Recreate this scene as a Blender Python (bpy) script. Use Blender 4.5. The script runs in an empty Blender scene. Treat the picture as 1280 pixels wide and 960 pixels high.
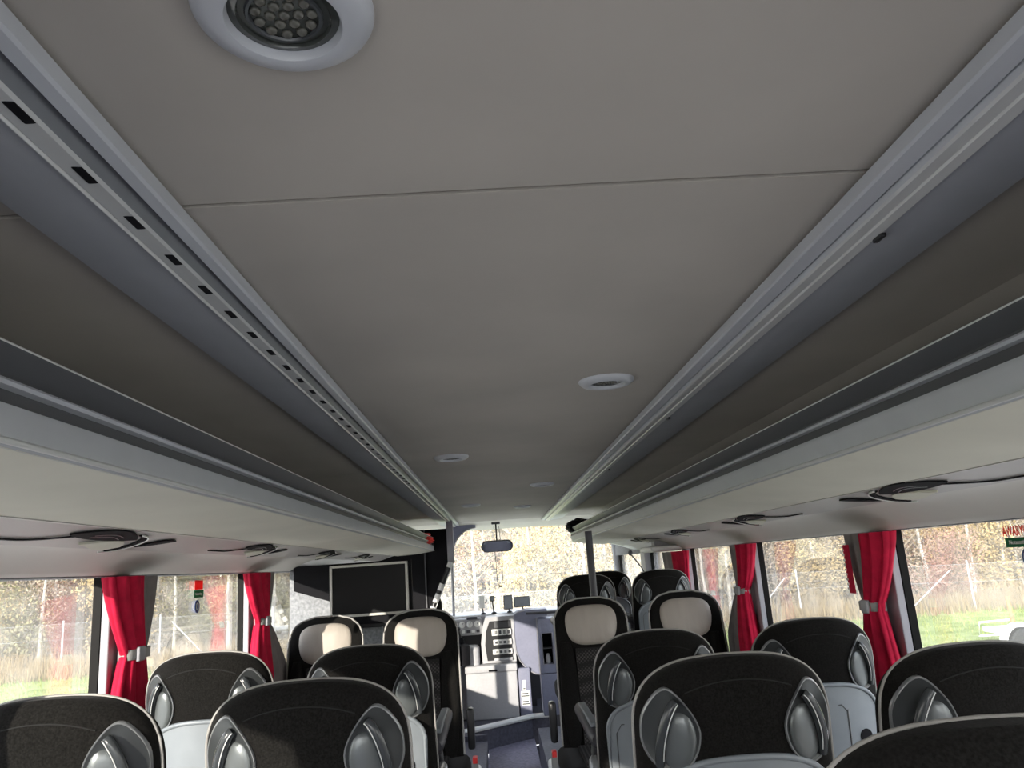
import bpy, bmesh, math, random
from mathutils import Vector, Matrix
random.seed(7)
PI = math.pi
S = bpy.context.scene
COL = S.collection
# ------------------------------------------------------------------ camera, sky, sun, exposure
# origin of the place = the camera; aisle floor at z = -1.45, y runs to the front of the coach
cd = bpy.data.cameras.new('camera'); cam = bpy.data.objects.new('camera', cd); COL.objects.link(cam)
cd.sensor_fit = 'HORIZONTAL'; cd.sensor_width = 36.0; cd.lens = 27.0; cd.clip_start = 0.02; cd.clip_end = 500
M = ((0.99744998, 0.06192126, -0.03548651), (-0.02026535, -0.23102498, -0.97273675), (-0.06843136, 0.97097539, -0.229181))
cam.matrix_world = Matrix(((*M[0], 0), (*M[1], 0), (*M[2], 0), (0, 0, 0, 1)))
S.camera = cam
wd = bpy.data.worlds.new('sky'); S.world = wd; wd.use_nodes = True
wn = wd.node_tree.nodes; wl = wd.node_tree.links
bg = wn['Background']; tc = wn.new('ShaderNodeTexCoord'); sx = wn.new('ShaderNodeSeparateXYZ')
rp = wn.new('ShaderNodeValToRGB')
rp.color_ramp.elements[0].position = 0.46; rp.color_ramp.elements[0].color = (0.30, 0.27, 0.20, 1)
rp.color_ramp.elements[1].position = 0.75; rp.color_ramp.elements[1].color = (0.74, 0.83, 1.0, 1)
e = rp.color_ramp.elements.new(0.5); e.color = (1.0, 0.97, 0.92, 1)
mr = wn.new('ShaderNodeMapRange'); mr.inputs[1].default_value = -1; mr.inputs[2].default_value = 1
wl.new(tc.outputs['Generated'], sx.inputs[0]); wl.new(sx.outputs[2], mr.inputs[0]); wl.new(mr.outputs[0], rp.inputs[0])
wl.new(rp.outputs[0], bg.inputs[0]); bg.inputs[1].default_value = 3.6
sl = bpy.data.lights.new('sun', 'SUN'); sun = bpy.data.objects.new('sun', sl); COL.objects.link(sun)
sl.energy = 9.0; sl.angle = math.radians(0.6); sl.color = (1.0, 0.93, 0.82)
sun.rotation_euler = Vector((1.0, 2.0, -0.40)).to_track_quat('-Z', 'Y').to_euler()
vs = S.view_settings; vs.view_transform = 'Standard'; vs.look = 'None'; vs.gamma = 1.0; vs.use_curve_mapping = False
vs.exposure = 0.92

# ------------------------------------------------------------------ materials
def mat(name, col, rough=0.6, metal=0.0, noise=0, amt=0.0, bump=0.0, spec=0.5, sheen=0.0, stretch=None, col2=None):
    m = bpy.data.materials.new(name); m.use_nodes = True
    n = m.node_tree.nodes; l = m.node_tree.links; b = n['Principled BSDF']
    b.inputs['Base Color'].default_value = (*col, 1); b.inputs['Roughness'].default_value = rough
    b.inputs['Metallic'].default_value = metal; b.inputs['Specular IOR Level'].default_value = spec
    if sheen: b.inputs['Sheen Weight'].default_value = sheen; b.inputs['Sheen Roughness'].default_value = 0.5
    if noise:
        t = n.new('ShaderNodeTexCoord'); mp = n.new('ShaderNodeMapping'); nt = n.new('ShaderNodeTexNoise')
        nt.inputs['Scale'].default_value = noise; nt.inputs['Detail'].default_value = 5
        if stretch: mp.inputs['Scale'].default_value = stretch
        l.new(t.outputs['Object'], mp.inputs[0]); l.new(mp.outputs[0], nt.inputs['Vector'])
        r = n.new('ShaderNodeValToRGB'); r.color_ramp.elements[0].position = 0.3; r.color_ramp.elements[1].position = 0.7
        c2 = col2 or tuple(min(1, c * (1 + amt)) for c in col)
        c1 = col if col2 else tuple(c * (1 - amt) for c in col)
        r.color_ramp.elements[0].color = (*c1, 1); r.color_ramp.elements[1].color = (*c2, 1)
        l.new(nt.outputs['Fac'], r.inputs[0]); l.new(r.outputs[0], b.inputs['Base Color'])
        if bump:
            bp = n.new('ShaderNodeBump'); bp.inputs['Strength'].default_value = bump; bp.inputs['Distance'].default_value = 0.003
            l.new(nt.outputs['Fac'], bp.inputs['Height']); l.new(bp.outputs[0], b.inputs['Normal'])
    return m
def glass(name, tint, dirt_haze=0.05, refl=1.0):
    m = bpy.data.materials.new(name); m.use_nodes = True
    n = m.node_tree.nodes; l = m.node_tree.links; n.clear()
    o = n.new('ShaderNodeOutputMaterial'); t = n.new('ShaderNodeBsdfTransparent'); g = n.new('ShaderNodeBsdfGlossy')
    d = n.new('ShaderNodeBsdfTranslucent'); d2 = n.new('ShaderNodeBsdfDiffuse'); ge = n.new('ShaderNodeNewGeometry')
    dt = n.new('ShaderNodeVectorMath'); dt.operation = 'DOT_PRODUCT'; l.new(ge.outputs['Incoming'], dt.inputs[0]); l.new(ge.outputs['Normal'], dt.inputs[1])
    def mth(op, a_, b_=None):
        q = n.new('ShaderNodeMath'); q.operation = op
        for i_, v_ in enumerate((a_, b_)):
            if v_ is None: continue
            if isinstance(v_, (int, float)): q.inputs[i_].default_value = v_
            else: l.new(v_, q.inputs[i_])
        return q.outputs[0]
    fr = mth('ADD', mth('MULTIPLY', mth('POWER', mth('SUBTRACT', 1.0, mth('ABSOLUTE', dt.outputs['Value'])), 5.0), .93), .035)
    a = n.new('ShaderNodeMixShader'); b = n.new('ShaderNodeMixShader'); c = n.new('ShaderNodeMixShader')
    t.inputs[0].default_value = (*tint, 1); g.inputs['Roughness'].default_value = 0.01; g.inputs[0].default_value = (1, 1, 1, 1)
    mm = n.new('ShaderNodeMath'); mm.operation = 'MULTIPLY'; mm.inputs[1].default_value = refl
    d.inputs[0].default_value = (.8, .78, .72, 1); d2.inputs[0].default_value = (.8, .78, .72, 1)
    a.inputs[0].default_value = 0.35; l.new(d.outputs[0], a.inputs[1]); l.new(d2.outputs[0], a.inputs[2])
    tx = n.new('ShaderNodeTexCoord'); nt = n.new('ShaderNodeTexNoise'); nt.inputs['Scale'].default_value = 9; nt.inputs['Detail'].default_value = 8
    mr = n.new('ShaderNodeMapRange'); mr.inputs[1].default_value = 0.3; mr.inputs[2].default_value = 0.8
    mr.inputs[3].default_value = dirt_haze * 0.5; mr.inputs[4].default_value = dirt_haze * 1.8  # patchy dirt film, strengthened to put a hazy veil into the glass
    l.new(tx.outputs['Object'], nt.inputs['Vector']); l.new(nt.outputs['Fac'], mr.inputs[0]); l.new(mr.outputs[0], b.inputs[0])
    l.new(t.outputs[0], b.inputs[1]); l.new(a.outputs[0], b.inputs[2])
    l.new(fr, mm.inputs[0]); l.new(mm.outputs[0], c.inputs[0]); l.new(b.outputs[0], c.inputs[1]); l.new(g.outputs[0], c.inputs[2])
    l.new(c.outputs[0], o.inputs[0])
    return m
MT = {}
MT['ceil'] = mat('ceiling_fabric', (0.40, 0.375, 0.335), 0.9, noise=2.2, amt=0.09, bump=0.10, stretch=(1, 1, 1))
MT['cream'] = mat('cream_fabric', (0.60, 0.585, 0.50), 0.85, noise=6, amt=0.04, bump=0.08)
MT['rackgrey'] = mat('rack_grey_plastic', (0.44, 0.46, 0.485), 0.5, noise=14, amt=0.03)
MT['railgrey'] = mat('rail_aluminium_paint', (0.46, 0.48, 0.51), 0.38, noise=9, amt=0.03)
MT['railface'] = mat('rail_blue_grey', (0.36, 0.375, 0.40), 0.5, noise=9, amt=0.04)
MT['railpale'] = mat('rail_pale_strip', (0.56, 0.57, 0.56), 0.35, noise=9, amt=0.03)
MT['chrome'] = mat('brushed_metal_edge', (0.80, 0.81, 0.80), 0.3, metal=0.25)
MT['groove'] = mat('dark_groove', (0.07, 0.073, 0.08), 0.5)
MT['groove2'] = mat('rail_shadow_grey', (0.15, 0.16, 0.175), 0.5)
MT['black'] = mat('black_plastic', (0.015, 0.015, 0.017), 0.35)
MT['matblack'] = mat('matt_black', (0.008, 0.008, 0.010), 0.8, spec=.15)
MT['cove'] = mat('cove_plastic', (0.55, 0.525, 0.49), 0.55, noise=5, amt=0.03)
MT['strip'] = mat('service_strip_plastic', (0.42, 0.40, 0.385), 0.45, noise=5, amt=0.03)
MT['wall'] = mat('wall_carpet', (0.20, 0.20, 0.215), 0.95, noise=60, amt=0.2, bump=0.2)
MT['speck'] = mat('speckled_felt', (0.19, 0.20, 0.215), 0.95, noise=70, col2=(0.34, 0.35, 0.37), bump=0.3)
MT['pillar'] = mat('pillar_grey', (0.33, 0.33, 0.36), 0.55)
MT['seal'] = mat('rubber_seal', (0.004, 0.004, 0.004), 0.6, spec=.15)
MT['floor'] = mat('aisle_vinyl', (0.20, 0.19, 0.26), 0.55, noise=45, amt=0.3)
MT['floordark'] = mat('cab_vinyl', (0.07, 0.07, 0.095), 0.6, noise=45, amt=0.3)
MT['fabric'] = mat('black_seat_fabric', (0.010, 0.0095, 0.009), 0.95, noise=260, amt=0.5, bump=0.15, spec=0.06, sheen=0.05)
MT['piping'] = mat('grey_piping', (0.33, 0.32, 0.305), 0.5)
MT['seam'] = mat('seat_seam', (0.008, 0.008, 0.008), 0.9)
MT['shell'] = mat('seat_shell_grey', (0.22, 0.245, 0.27), 0.42, noise=20, amt=0.04)
MT['grip'] = mat('grip_silver_plastic', (0.055, 0.06, 0.063), 0.28, metal=0.35)
MT['grip2'] = mat('grip_boss_silver', (0.15, 0.165, 0.17), 0.3, metal=0.35)
MT['griprim'] = mat('grip_rim_silver', (0.26, 0.27, 0.28), 0.3, metal=0.4)
MT['bar'] = mat('grip_bar_dark', (0.045, 0.05, 0.055), 0.22)
MT['leather'] = mat('beige_leather', (0.40, 0.36, 0.315), 0.5, noise=9, amt=0.06, bump=0.5, stretch=(3, 1, .6))
MT['red'] = mat('red_curtain_cloth', (0.44, 0.008, 0.040), 0.8, noise=30, amt=0.2, spec=.2)
MT['lining'] = mat('grey_curtain_lining', (0.17, 0.15, 0.15), 0.8, noise=30, amt=0.12)
MT['tie'] = mat('tie_strap_grey', (0.24, 0.24, 0.235), 0.5)
MT['screen'] = mat('tv_screen', (0.010, 0.010, 0.011), 0.35, spec=.12)
MT['tvframe'] = mat('tv_frame_silver', (0.55, 0.54, 0.50), 0.35)
MT['white'] = mat('white_plastic', (0.75, 0.75, 0.74), 0.45)
MT['dash'] = mat('dashboard_grey', (0.42, 0.42, 0.44), 0.6, noise=50, amt=0.05)
MT['dashblue'] = mat('dashboard_blue_grey', (0.20, 0.21, 0.29), 0.55, noise=50, amt=0.06)
MT['darkgrey'] = mat('dark_grey_plastic', (0.055, 0.055, 0.065), 0.5)
MT['redbtn'] = mat('red_button', (0.7, 0.02, 0.02), 0.4)
MT['green'] = mat('sticker_green', (0.01, 0.16, 0.07), 0.5)
MT['stred'] = mat('sticker_red', (0.75, 0.03, 0.02), 0.5)
MT['stwhite'] = mat('sticker_white', (0.8, 0.8, 0.78), 0.5)
MT['blue'] = mat('sticker_blue', (0.02, 0.06, 0.22), 0.5)
MT['mirror'] = mat('mirror_glass', (0.55, 0.58, 0.65), 0.04, metal=1.0)
MT['redcloth'] = mat('red_vest', (0.85, 0.03, 0.02), 0.6, noise=15, amt=0.2)
MT['sideglass'] = glass('tinted_side_glass', (0.80, 0.80, 0.795), 0.075, 1.5)
MT['frontglass'] = glass('windscreen_glass', (0.96, 0.97, 0.96), 0.12, 0.6)
MT['lens'] = mat('lamp_lens', (0.05, 0.055, 0.05), 0.15)
MT['led'] = mat('led_pearl', (0.10, 0.10, 0.085), 0.25)
for k_ in ('stred', 'green'):
    n_ = MT[k_].node_tree.nodes; l_ = MT[k_].node_tree.links; tr_ = n_.new('ShaderNodeBsdfTranslucent'); mx_ = n_.new('ShaderNodeMixShader')
    tr_.inputs[0].default_value = n_['Principled BSDF'].inputs['Base Color'].default_value; mx_.inputs[0].default_value = .5
    l_.new(n_['Principled BSDF'].outputs[0], mx_.inputs[1]); l_.new(tr_.outputs[0], mx_.inputs[2]); l_.new(mx_.outputs[0], n_['Material Output'].inputs[0])
# knitted centre panel of the facing seats
def dotmat():
    m = mat('patterned_fabric', (0.03, 0.028, 0.028), 0.9, spec=0.2)
    n = m.node_tree.nodes; l = m.node_tree.links
    t = n.new('ShaderNodeTexCoord'); mp = n.new('ShaderNodeMapping'); v = n.new('ShaderNodeTexVoronoi')
    mp.inputs['Rotation'].default_value = (0, math.radians(45), 0); v.inputs['Scale'].default_value = 85
    v.inputs['Randomness'].default_value = 0.0
    r = n.new('ShaderNodeValToRGB'); r.color_ramp.elements[0].position = 0.25; r.color_ramp.elements[1].position = 0.5
    r.color_ramp.elements[0].color = (0.075, 0.07, 0.068, 1); r.color_ramp.elements[1].color = (0.018, 0.017, 0.017, 1)
    l.new(t.outputs['Object'], mp.inputs[0]); l.new(mp.outputs[0], v.inputs['Vector']); l.new(v.outputs['Distance'], r.inputs[0])
    l.new(r.outputs[0], n['Principled BSDF'].inputs['Base Color'])
    return m
MT['pattern'] = dotmat()

# ------------------------------------------------------------------ mesh helpers
def box(bm, x0, x1, y0, y1, z0, z1, bev=0.0):
    vs_ = [bm.verts.new(p) for p in ((x0,y0,z0),(x1,y0,z0),(x1,y1,z0),(x0,y1,z0),(x0,y0,z1),(x1,y0,z1),(x1,y1,z1),(x0,y1,z1))]
    fs = [bm.faces.new([vs_[i] for i in f]) for f in ((3,2,1,0),(4,5,6,7),(0,1,5,4),(1,2,6,5),(2,3,7,6),(3,0,4,7))]
    if bev:
        es = set(e for f in fs for e in f.edges)
        bmesh.ops.bevel(bm, geom=list(es), offset=bev, segments=3, profile=0.6, affect='EDGES')
    return bm
def tube(bm, pts, r, n=8, closed=False, flat=1.0):
    pts = [Vector(p) for p in pts]; rings = []
    N = len(pts)
    for i, p in enumerate(pts):
        a = pts[(i - 1) % N] if (closed or i > 0) else p
        b = pts[(i + 1) % N] if (closed or i < N - 1) else p
        d = (b - a).normalized()
        up = Vector((0, 0, 1)) if abs(d.z) < 0.95 else Vector((0, 1, 0))
        s = d.cross(up).normalized(); u = s.cross(d).normalized()
        rr = r[i] if isinstance(r, (list, tuple)) else r
        rings.append([bm.verts.new(p + (s * math.cos(t) + u * math.sin(t) * flat) * rr) for t in [2 * PI * k / n for k in range(n)]])
    for i in range(N if closed else N - 1):
        A, B = rings[i], rings[(i + 1) % N]
        for k in range(n): bm.faces.new((A[k], A[(k+1) % n], B[(k+1) % n], B[k]))
    if not closed:
        bm.faces.new(rings[0][::-1]); bm.faces.new(rings[-1])
def prism_y(bm, poly, y0, y1):
    """poly: list of (x,z); extruded along y"""
    A = [bm.verts.new((x, y0, z)) for x, z in poly]; B = [bm.verts.new((x, y1, z)) for x, z in poly]
    n = len(poly)
    bm.faces.new(A); bm.faces.new(B[::-1])
    for i in range(n): bm.faces.new((A[i], B[i], B[(i+1) % n], A[(i+1) % n]))
def ribbon_y(bm, line, th, y0, y1):
    """open cross-section polyline (x,z) given thickness th to its left, extruded along y"""
    pts = [Vector(p) for p in line]; off = []
    for i, p in enumerate(pts):
        a = pts[max(0, i-1)]; b = pts[min(len(pts)-1, i+1)]
        d = (b - a).normalized(); off.append(p + Vector((-d.y, d.x)) * th)
    n = len(pts)
    for i in range(n - 1):
        q = [pts[i], pts[i+1], off[i+1], off[i]]
        prism_y(bm, [tuple(v) for v in q], y0, y1)
def loft(bm, rings, cap=True):
    R = [[bm.verts.new(p) for p in r] for r in rings]; n = len(R[0])
    for a, b in zip(R[:-1], R[1:]):
        for k in range(n): bm.faces.new((a[k], a[(k+1) % n], b[(k+1) % n], b[k]))
    if cap: bm.faces.new(R[0][::-1]); bm.faces.new(R[-1])
def lathe(bm, prof, c=(0, 0, 0), n=40):
    rings = [[bm.verts.new((c[0] + r * math.cos(2*PI*k/n), c[1] + r * math.sin(2*PI*k/n), c[2] + z)) for k in range(n)] for r, z in prof]
    for a, b in zip(rings[:-1], rings[1:]):
        for k in range(n): bm.faces.new((a[k], a[(k+1) % n], b[(k+1) % n], b[k]))
    if prof[0][0] > 1e-5: bm.faces.new(rings[0][::-1])
    if prof[-1][0] > 1e-5: bm.faces.new(rings[-1])
def sphere(bm, c, r, n=10, sc=(1, 1, 1)):
    bmesh.ops.create_uvsphere(bm, u_segments=n, v_segments=max(6, n-2), radius=r, matrix=Matrix.Translation(c) @ Matrix.Diagonal((*sc, 1)))
def obj(name, bm, m, parent=None, smooth=False, mw=None):
    bmesh.ops.recalc_face_normals(bm, faces=bm.faces)
    if mw is not None: bmesh.ops.transform(bm, matrix=mw, verts=bm.verts)
    me = bpy.data.meshes.new(name); bm.to_mesh(me); bm.free()
    for p in me.polygons: p.use_smooth = smooth
    if smooth:
        try: me.set_sharp_from_angle(angle=math.radians(50))
        except Exception: pass
    me.materials.append(MT[m] if isinstance(m, str) else m)
    o = bpy.data.objects.new(name, me); COL.objects.link(o)
    if parent is not None: o.parent = parent
    return o
def B(): return bmesh.new()
def tag(o, label, cat, group=None, kind=None):
    if label: o['label'] = label
    if cat: o['category'] = cat
    if group: o['group'] = group
    if kind: o['kind'] = kind
    return o
def thing(name, label, cat, loc=(0,0,0), rotz=0, group=None):
    o = bpy.data.objects.new(name, None); COL.objects.link(o); o.location = loc; o.rotation_euler = (0, 0, rotz)
    o.empty_display_size = 0.1
    return tag(o, label, cat, group)
def struct(name, bm, m, label=None, smooth=False, parent=None):
    o = obj(name, bm, m, parent, smooth)
    if parent is None:
        o['kind'] = 'structure'; o['category'] = name.split('_')[0]
        o['label'] = label or name.replace('_', ' ')
    return o
def dup(root, loc, rotz, label=None, group=None, scale=None):
    r = root.copy(); COL.objects.link(r); r.location = loc; r.rotation_euler = (0, 0, rotz)
    if scale: r.scale = scale
    if label: r['label'] = label
    if group: r['group'] = group
    for ch in list(root.children):
        c = ch.copy(); COL.objects.link(c); c.parent = r
        for g in ch.children:
            d = g.copy(); COL.objects.link(d); d.parent = c
    return r

# ------------------------------------------------------------------ coach shell
XL, XR, YB, YF = -1.10, 1.20, -2.6, 8.0
CX = 0.05
PLAT, AISLE, CAB = -1.32, -1.45, -1.28
b = B(); box(b, -0.15, 0.24, YB, 6.4, AISLE-0.05, AISLE)
prism_b = [(-0.15, 6.4), (0.24, 6.4), (0.24, 7.08), (0.235, 7.08), (-0.15, 6.88)]
A_ = [b.verts.new((x, y, AISLE)) for x, y in prism_b]; b.faces.new(A_)
A_ = [b.verts.new((x, y, AISLE-0.05)) for x, y in prism_b]; b.faces.new(A_[::-1])
struct('floor', b, 'floor', 'speckled violet grey vinyl aisle floor between the seats')
b = B(); box(b, XL-0.02, -0.15, YB, 6.5, PLAT-0.2, PLAT); struct('trim_1', b, 'floordark', 'raised dark seat podium left of the aisle')
b = B(); box(b, 0.24, XR+0.02, YB, 6.2, PLAT-0.2, PLAT); struct('trim_2', b, 'floordark', 'raised dark seat podium right of the aisle')
b = B()
poly = [(XL, 6.5), (-0.15, 6.5), (-0.33, 6.66), (0.23, 7.10), (0.42, 7.10), (0.42, 8.0), (XL, 8.0)]
T = [b.verts.new((x, y, CAB)) for x, y in poly]; U = [b.verts.new((x, y, CAB-0.2)) for x, y in poly]
b.faces.new(T); b.faces.new(U[::-1])
for i in range(len(poly)): b.faces.new((T[i], U[i], U[(i+1) % len(poly)], T[(i+1) % len(poly)]))
struct('trim_3', b, 'floordark', 'raised dark vinyl floor of the driver cab')
b = B(); box(b, 0.24, XR, 6.2, 8.0, -1.75, -1.70); box(b, 0.24, XR, 6.18, 6.2, -1.7, -1.5)
struct('trim_4', b, 'floordark', 'dark floor of the front stairwell')
b = B(); tube(b, [(-0.34, 6.65, CAB+0.004), (0.235, 7.10, CAB+0.004), (0.40, 7.11, CAB+0.004)], 0.022, 8)
tag(obj('step_nosing', b, 'white'), 'pale step edge strip running diagonally across the cab floor', 'step edge')

def side_wall(name, x, sgn, zt, label):
    b = B(); xo = x + sgn * 0.10
    a, c = sorted((x, xo))
    box(b, a, c, YB, YF, -1.75, -0.72)          # below the windows
    box(b, a, c, YB, YF, zt, 0.47)              # above the windows
    struct(name, b, 'wall', label)
side_wall('wall_left', XL, -1, 0.047, 'dark carpeted side wall below and above left windows')
side_wall('wall_right', XR, 1, 0.024, 'dark carpeted side wall below and above right windows')
b = B(); box(b, XL-0.12, XR+0.12, YB, 8.15, 0.47, 0.53); struct('roof', b, 'white', 'outer roof skin of the coach')
# fabric ceiling in panels with fine dark joints
def ceil_profile():
    pts = []
    for i in range(25):
        x = XL - 0.02 + (XR - XL + 0.04) * i / 24
        u = abs(x - CX) / 1.17
        pts.append((x, 0.430 - 0.006 * u * u - 0.16 * max(0, (u - 0.72) / 0.28) ** 2))
    return pts
cp = ceil_profile()
for i, (y0, y1) in enumerate(((YB, 0.822), (0.831, 3.30), (3.303, 5.75), (5.753, 7.55))):
    b = B(); ribbon_y(b, cp, 0.02, y0, y1)
    o = struct('ceiling' if i == 0 else 'ceiling_%d' % (i + 1), b, 'ceil', ['taupe fabric ceiling panel nearest the viewer', 'taupe fabric ceiling panel behind the first seam', 'taupe fabric ceiling panel with the middle spotlights', 'taupe fabric ceiling panel at the front of the coach'][i])
b = B(); ribbon_y(b, [(x, z + 0.022) for x, z in cp], 0.004, YB, 7.6); struct('trim_5', b, 'matblack', 'dark backing seen in the ceiling seams')
# front header above the windscreen
b = B(); n = 14
rings = []
for i in range(n + 1):
    x = XL + (XR - XL) * i / n; u = abs(x - 0.05) / 1.15
    zb = 0.372 - 0.05 * u ** 3
    rings.append([(x, 7.5, 0.43), (x, 7.62, 0.40), (x, 7.80, zb + 0.006), (x, 8.02, zb), (x, 8.1, 0.46), (x, 7.5, 0.46)])
loft(b, rings); struct('trim_6', b, 'cream', 'cream header panel above the windscreen')

# windows ---------------------------------------------------------------
PILS = {'left': [-1.45, -0.19, 1.07, 2.345, 3.60, 4.88], 'right': [-1.45, -0.15, 1.14, 2.43, 3.695, 4.96]}
def side_windows(x, sgn, zt, side, ends):
    PIL = PILS[side]; ys = [YB] + PIL[:] + [ends]
    names = []
    k0 = 1 if side == 'left' else 10
    for i in range(len(ys) - 1):
        y0, y1 = ys[i], ys[i+1]
        b = B(); xa = x + sgn * 0.045
        box(b, min(xa, xa + sgn*0.006), max(xa, xa + sgn*0.006), y0 + 0.03, y1 - 0.03, -0.72, zt)
        lab = 'tinted side window, %s side, bay %s' % (side, ['rearmost', 'second from rear', 'beside the viewer', 'just ahead of the viewer', 'with the emergency stickers' if side == 'left' else 'between the two near curtains', 'next to the partition' if side == 'left' else 'beside the facing seats', 'by the front pillar'][i])
        w = struct('window_%d' % (k0 + i), b, 'sideglass', lab)
        b = B()
        for (ya, yb) in ((y0 + 0.045, y0 + 0.062), (y1 - 0.062, y1 - 0.045)):
            box(b, min(x + sgn*0.022, x + sgn*0.045), max(x + sgn*0.022, x + sgn*0.045), ya, yb, -0.72, zt)
        box(b, min(x + sgn*0.02, x + sgn*0.06), max(x + sgn*0.02, x + sgn*0.06), y0 + .02, y1 - .02, -0.72, -0.69)
        obj('rubber_seal', b, 'seal', w)
    for j, yp in enumerate(PIL):
        b = B(); box(b, min(x + sgn*.01, x + sgn*0.044), max(x + sgn*.01, x + sgn*0.044), yp - 0.044, yp + 0.044, -0.72, zt, 0.004); box(b, min(x - sgn*.003, x + sgn*0.021), max(x - sgn*.003, x + sgn*0.021), yp - 0.060, yp + 0.060, -0.72, zt, 0.004)
        struct('trim_%d' % ((20 if side == 'left' else 30) + j), b, 'pillar', 'grey window pillar on the %s side' % side)
side_windows(XL, -1, 0.047, 'left', 6.45)
side_windows(XR, 1, 0.024, 'right', 6.25)
# front pillars, cab side window, door, windscreen
b = B(); box(b, XR - 0.02, XR + 0.09, 6.22, 6.42, -1.7, 0.05, 0.02); struct('trim_40', b, 'pillar', 'grey pillar behind the front door')
b = B(); box(b, XL - 0.09, XL, 6.45, 6.75, -1.4, 0.05, 0.02); struct('trim_41', b, 'pillar', 'grey pillar behind the driver')
b = B(); box(b, XL - 0.051, XL - 0.045, 6.75, 7.8, -0.72, 0.047); struct('window_8', b, 'frontglass', 'driver side window in the cab')
b = B(); box(b, XR + 0.045, XR + 0.051, 6.45, 7.8, -1.5, 0.10)
d = struct('door_1', b, 'frontglass', 'glazed front passenger door')
b = B()
for ya, yb in ((6.43, 6.48), (7.76, 7.82)): box(b, XR + 0.02, XR + 0.07, ya, yb, -1.7, 0.12)
box(b, XR + 0.02, XR + 0.07, 6.43, 7.82, -1.7, -1.5); box(b, XR + 0.02, XR + 0.07, 6.43, 7.82, 0.09, 0.13)
obj('door_frame', b, 'seal', d)
b = B()
V_ = []
for zz, yy in ((-0.72, 8.12), (-0.2, 8.10), (0.38, 8.0)):
    V_.append([b.verts.new((XL - 0.06 + (XR - XL + 0.12) * i / 12, yy - 0.10 * abs(i/6 - 1) ** 2.5, zz)) for i in range(13)])
for a, c in zip(V_[:-1], V_[1:]):
    for i in range(12): b.faces.new((a[i], a[i+1], c[i+1], c[i]))
w = struct('window_9', b, 'frontglass', 'large windscreen at the front of the coach', smooth=True)
mod = w.modifiers.new('thick', 'SOLIDIFY'); mod.thickness = 0.008
for sx_, xx in ((-1, XL), (1, XR)):
    b = B(); tube(b, [(xx + sx_*0.05, 7.9, -1.4), (xx + sx_*0.05, 7.93, -0.5), (xx + sx_*0.03, 7.88, 0.1), (xx - sx_*0.02, 7.85, 0.4)], 0.055, 10)
    struct('trim_%d' % (42 if sx_ < 0 else 43), b, 'pillar', 'front corner pillar, %s of the windscreen' % ('left' if sx_ < 0 else 'right'), smooth=True)
b = B(); box(b, XL - 0.08, XR + 0.08, 8.02, 8.16, -1.7, -0.72); struct('wall_front', b, 'darkgrey', 'front wall below the windscreen')

# ------------------------------------------------------------------ ceiling rails along the aisle
def rail(sgn, X, label, slots):
    """X: x of flange in/out, groove end, strip end, bead end, cover end"""
    t = thing('ceiling_rail', label, 'rail', (0, 0, 0))
    a0, a1, a2, a3, a4, a5 = X
    y0, y1 = YB, 7.55
    P = lambda *q: [(sgn * x, z) for x, z in q]
    b = B(); prism_y(b, P((a0, .424), (a0, .408), (a0 + .003, .405), (a1 - .002, .4035), (a1, .406), (a1, .424)), y0, y1)
    obj('inner_flange', b, 'railgrey', t)
    b = B(); prism_y(b, P((a1, .424), (a1, .418), (a2, .399), (a2, .424)), y0, y1)
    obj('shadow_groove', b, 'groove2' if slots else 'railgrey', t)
    b = B(); prism_y(b, P((a2, .424), (a2, .399), (a2 + .004, .397), (a3 - .001, .398), (a3, .400), (a3, .424)), y0, y1)
    obj('light_strip', b, 'railpale', t)
    b = B(); prism_y(b, P((a3, .424), (a3, .3985), (a3 + .002, .396), (a4 - .002, .396), (a4, .399), (a4, .424)), y0, y1)
    obj('bead_trim', b, 'railpale', t)
    b = B(); n = 6
    prism_y(b, P(*([(a4, .424), (a4, .4005)] + [(a4 + (a5 - a4) * i / n, .4005 + .010 * (i / n) ** 2) for i in range(1, n + 1)] + [(a5 + .001, .418), (a5 + .001, .424)])), y0, y1)
    obj('cover_panel', b, 'railface', t, True)
    if slots:
        b = B(); yy = 0.265
        while yy < 7.3:
            x = sgn * .3755; box(b, x - .006, x + .006, yy - .017, yy + .017, .3962, .402, .003)
            yy += 0.106
        obj('vent_slots', b, 'matblack', t)['kind'] = 'stuff'
    else:
        for yy in (0.95, 2.25, 3.5):
            b = B(); x = sgn * a4; box(b, x - .004, x + .004, yy - .012, yy + .012, .391, .397, .002); obj('clip', b, 'black', t)
    return t
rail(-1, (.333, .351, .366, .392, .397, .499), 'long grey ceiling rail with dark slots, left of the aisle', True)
rail(1, (.467, .4945, .500, .522, .542, .661), 'long smooth grey ceiling rail without slots, right of the aisle', False)

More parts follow.
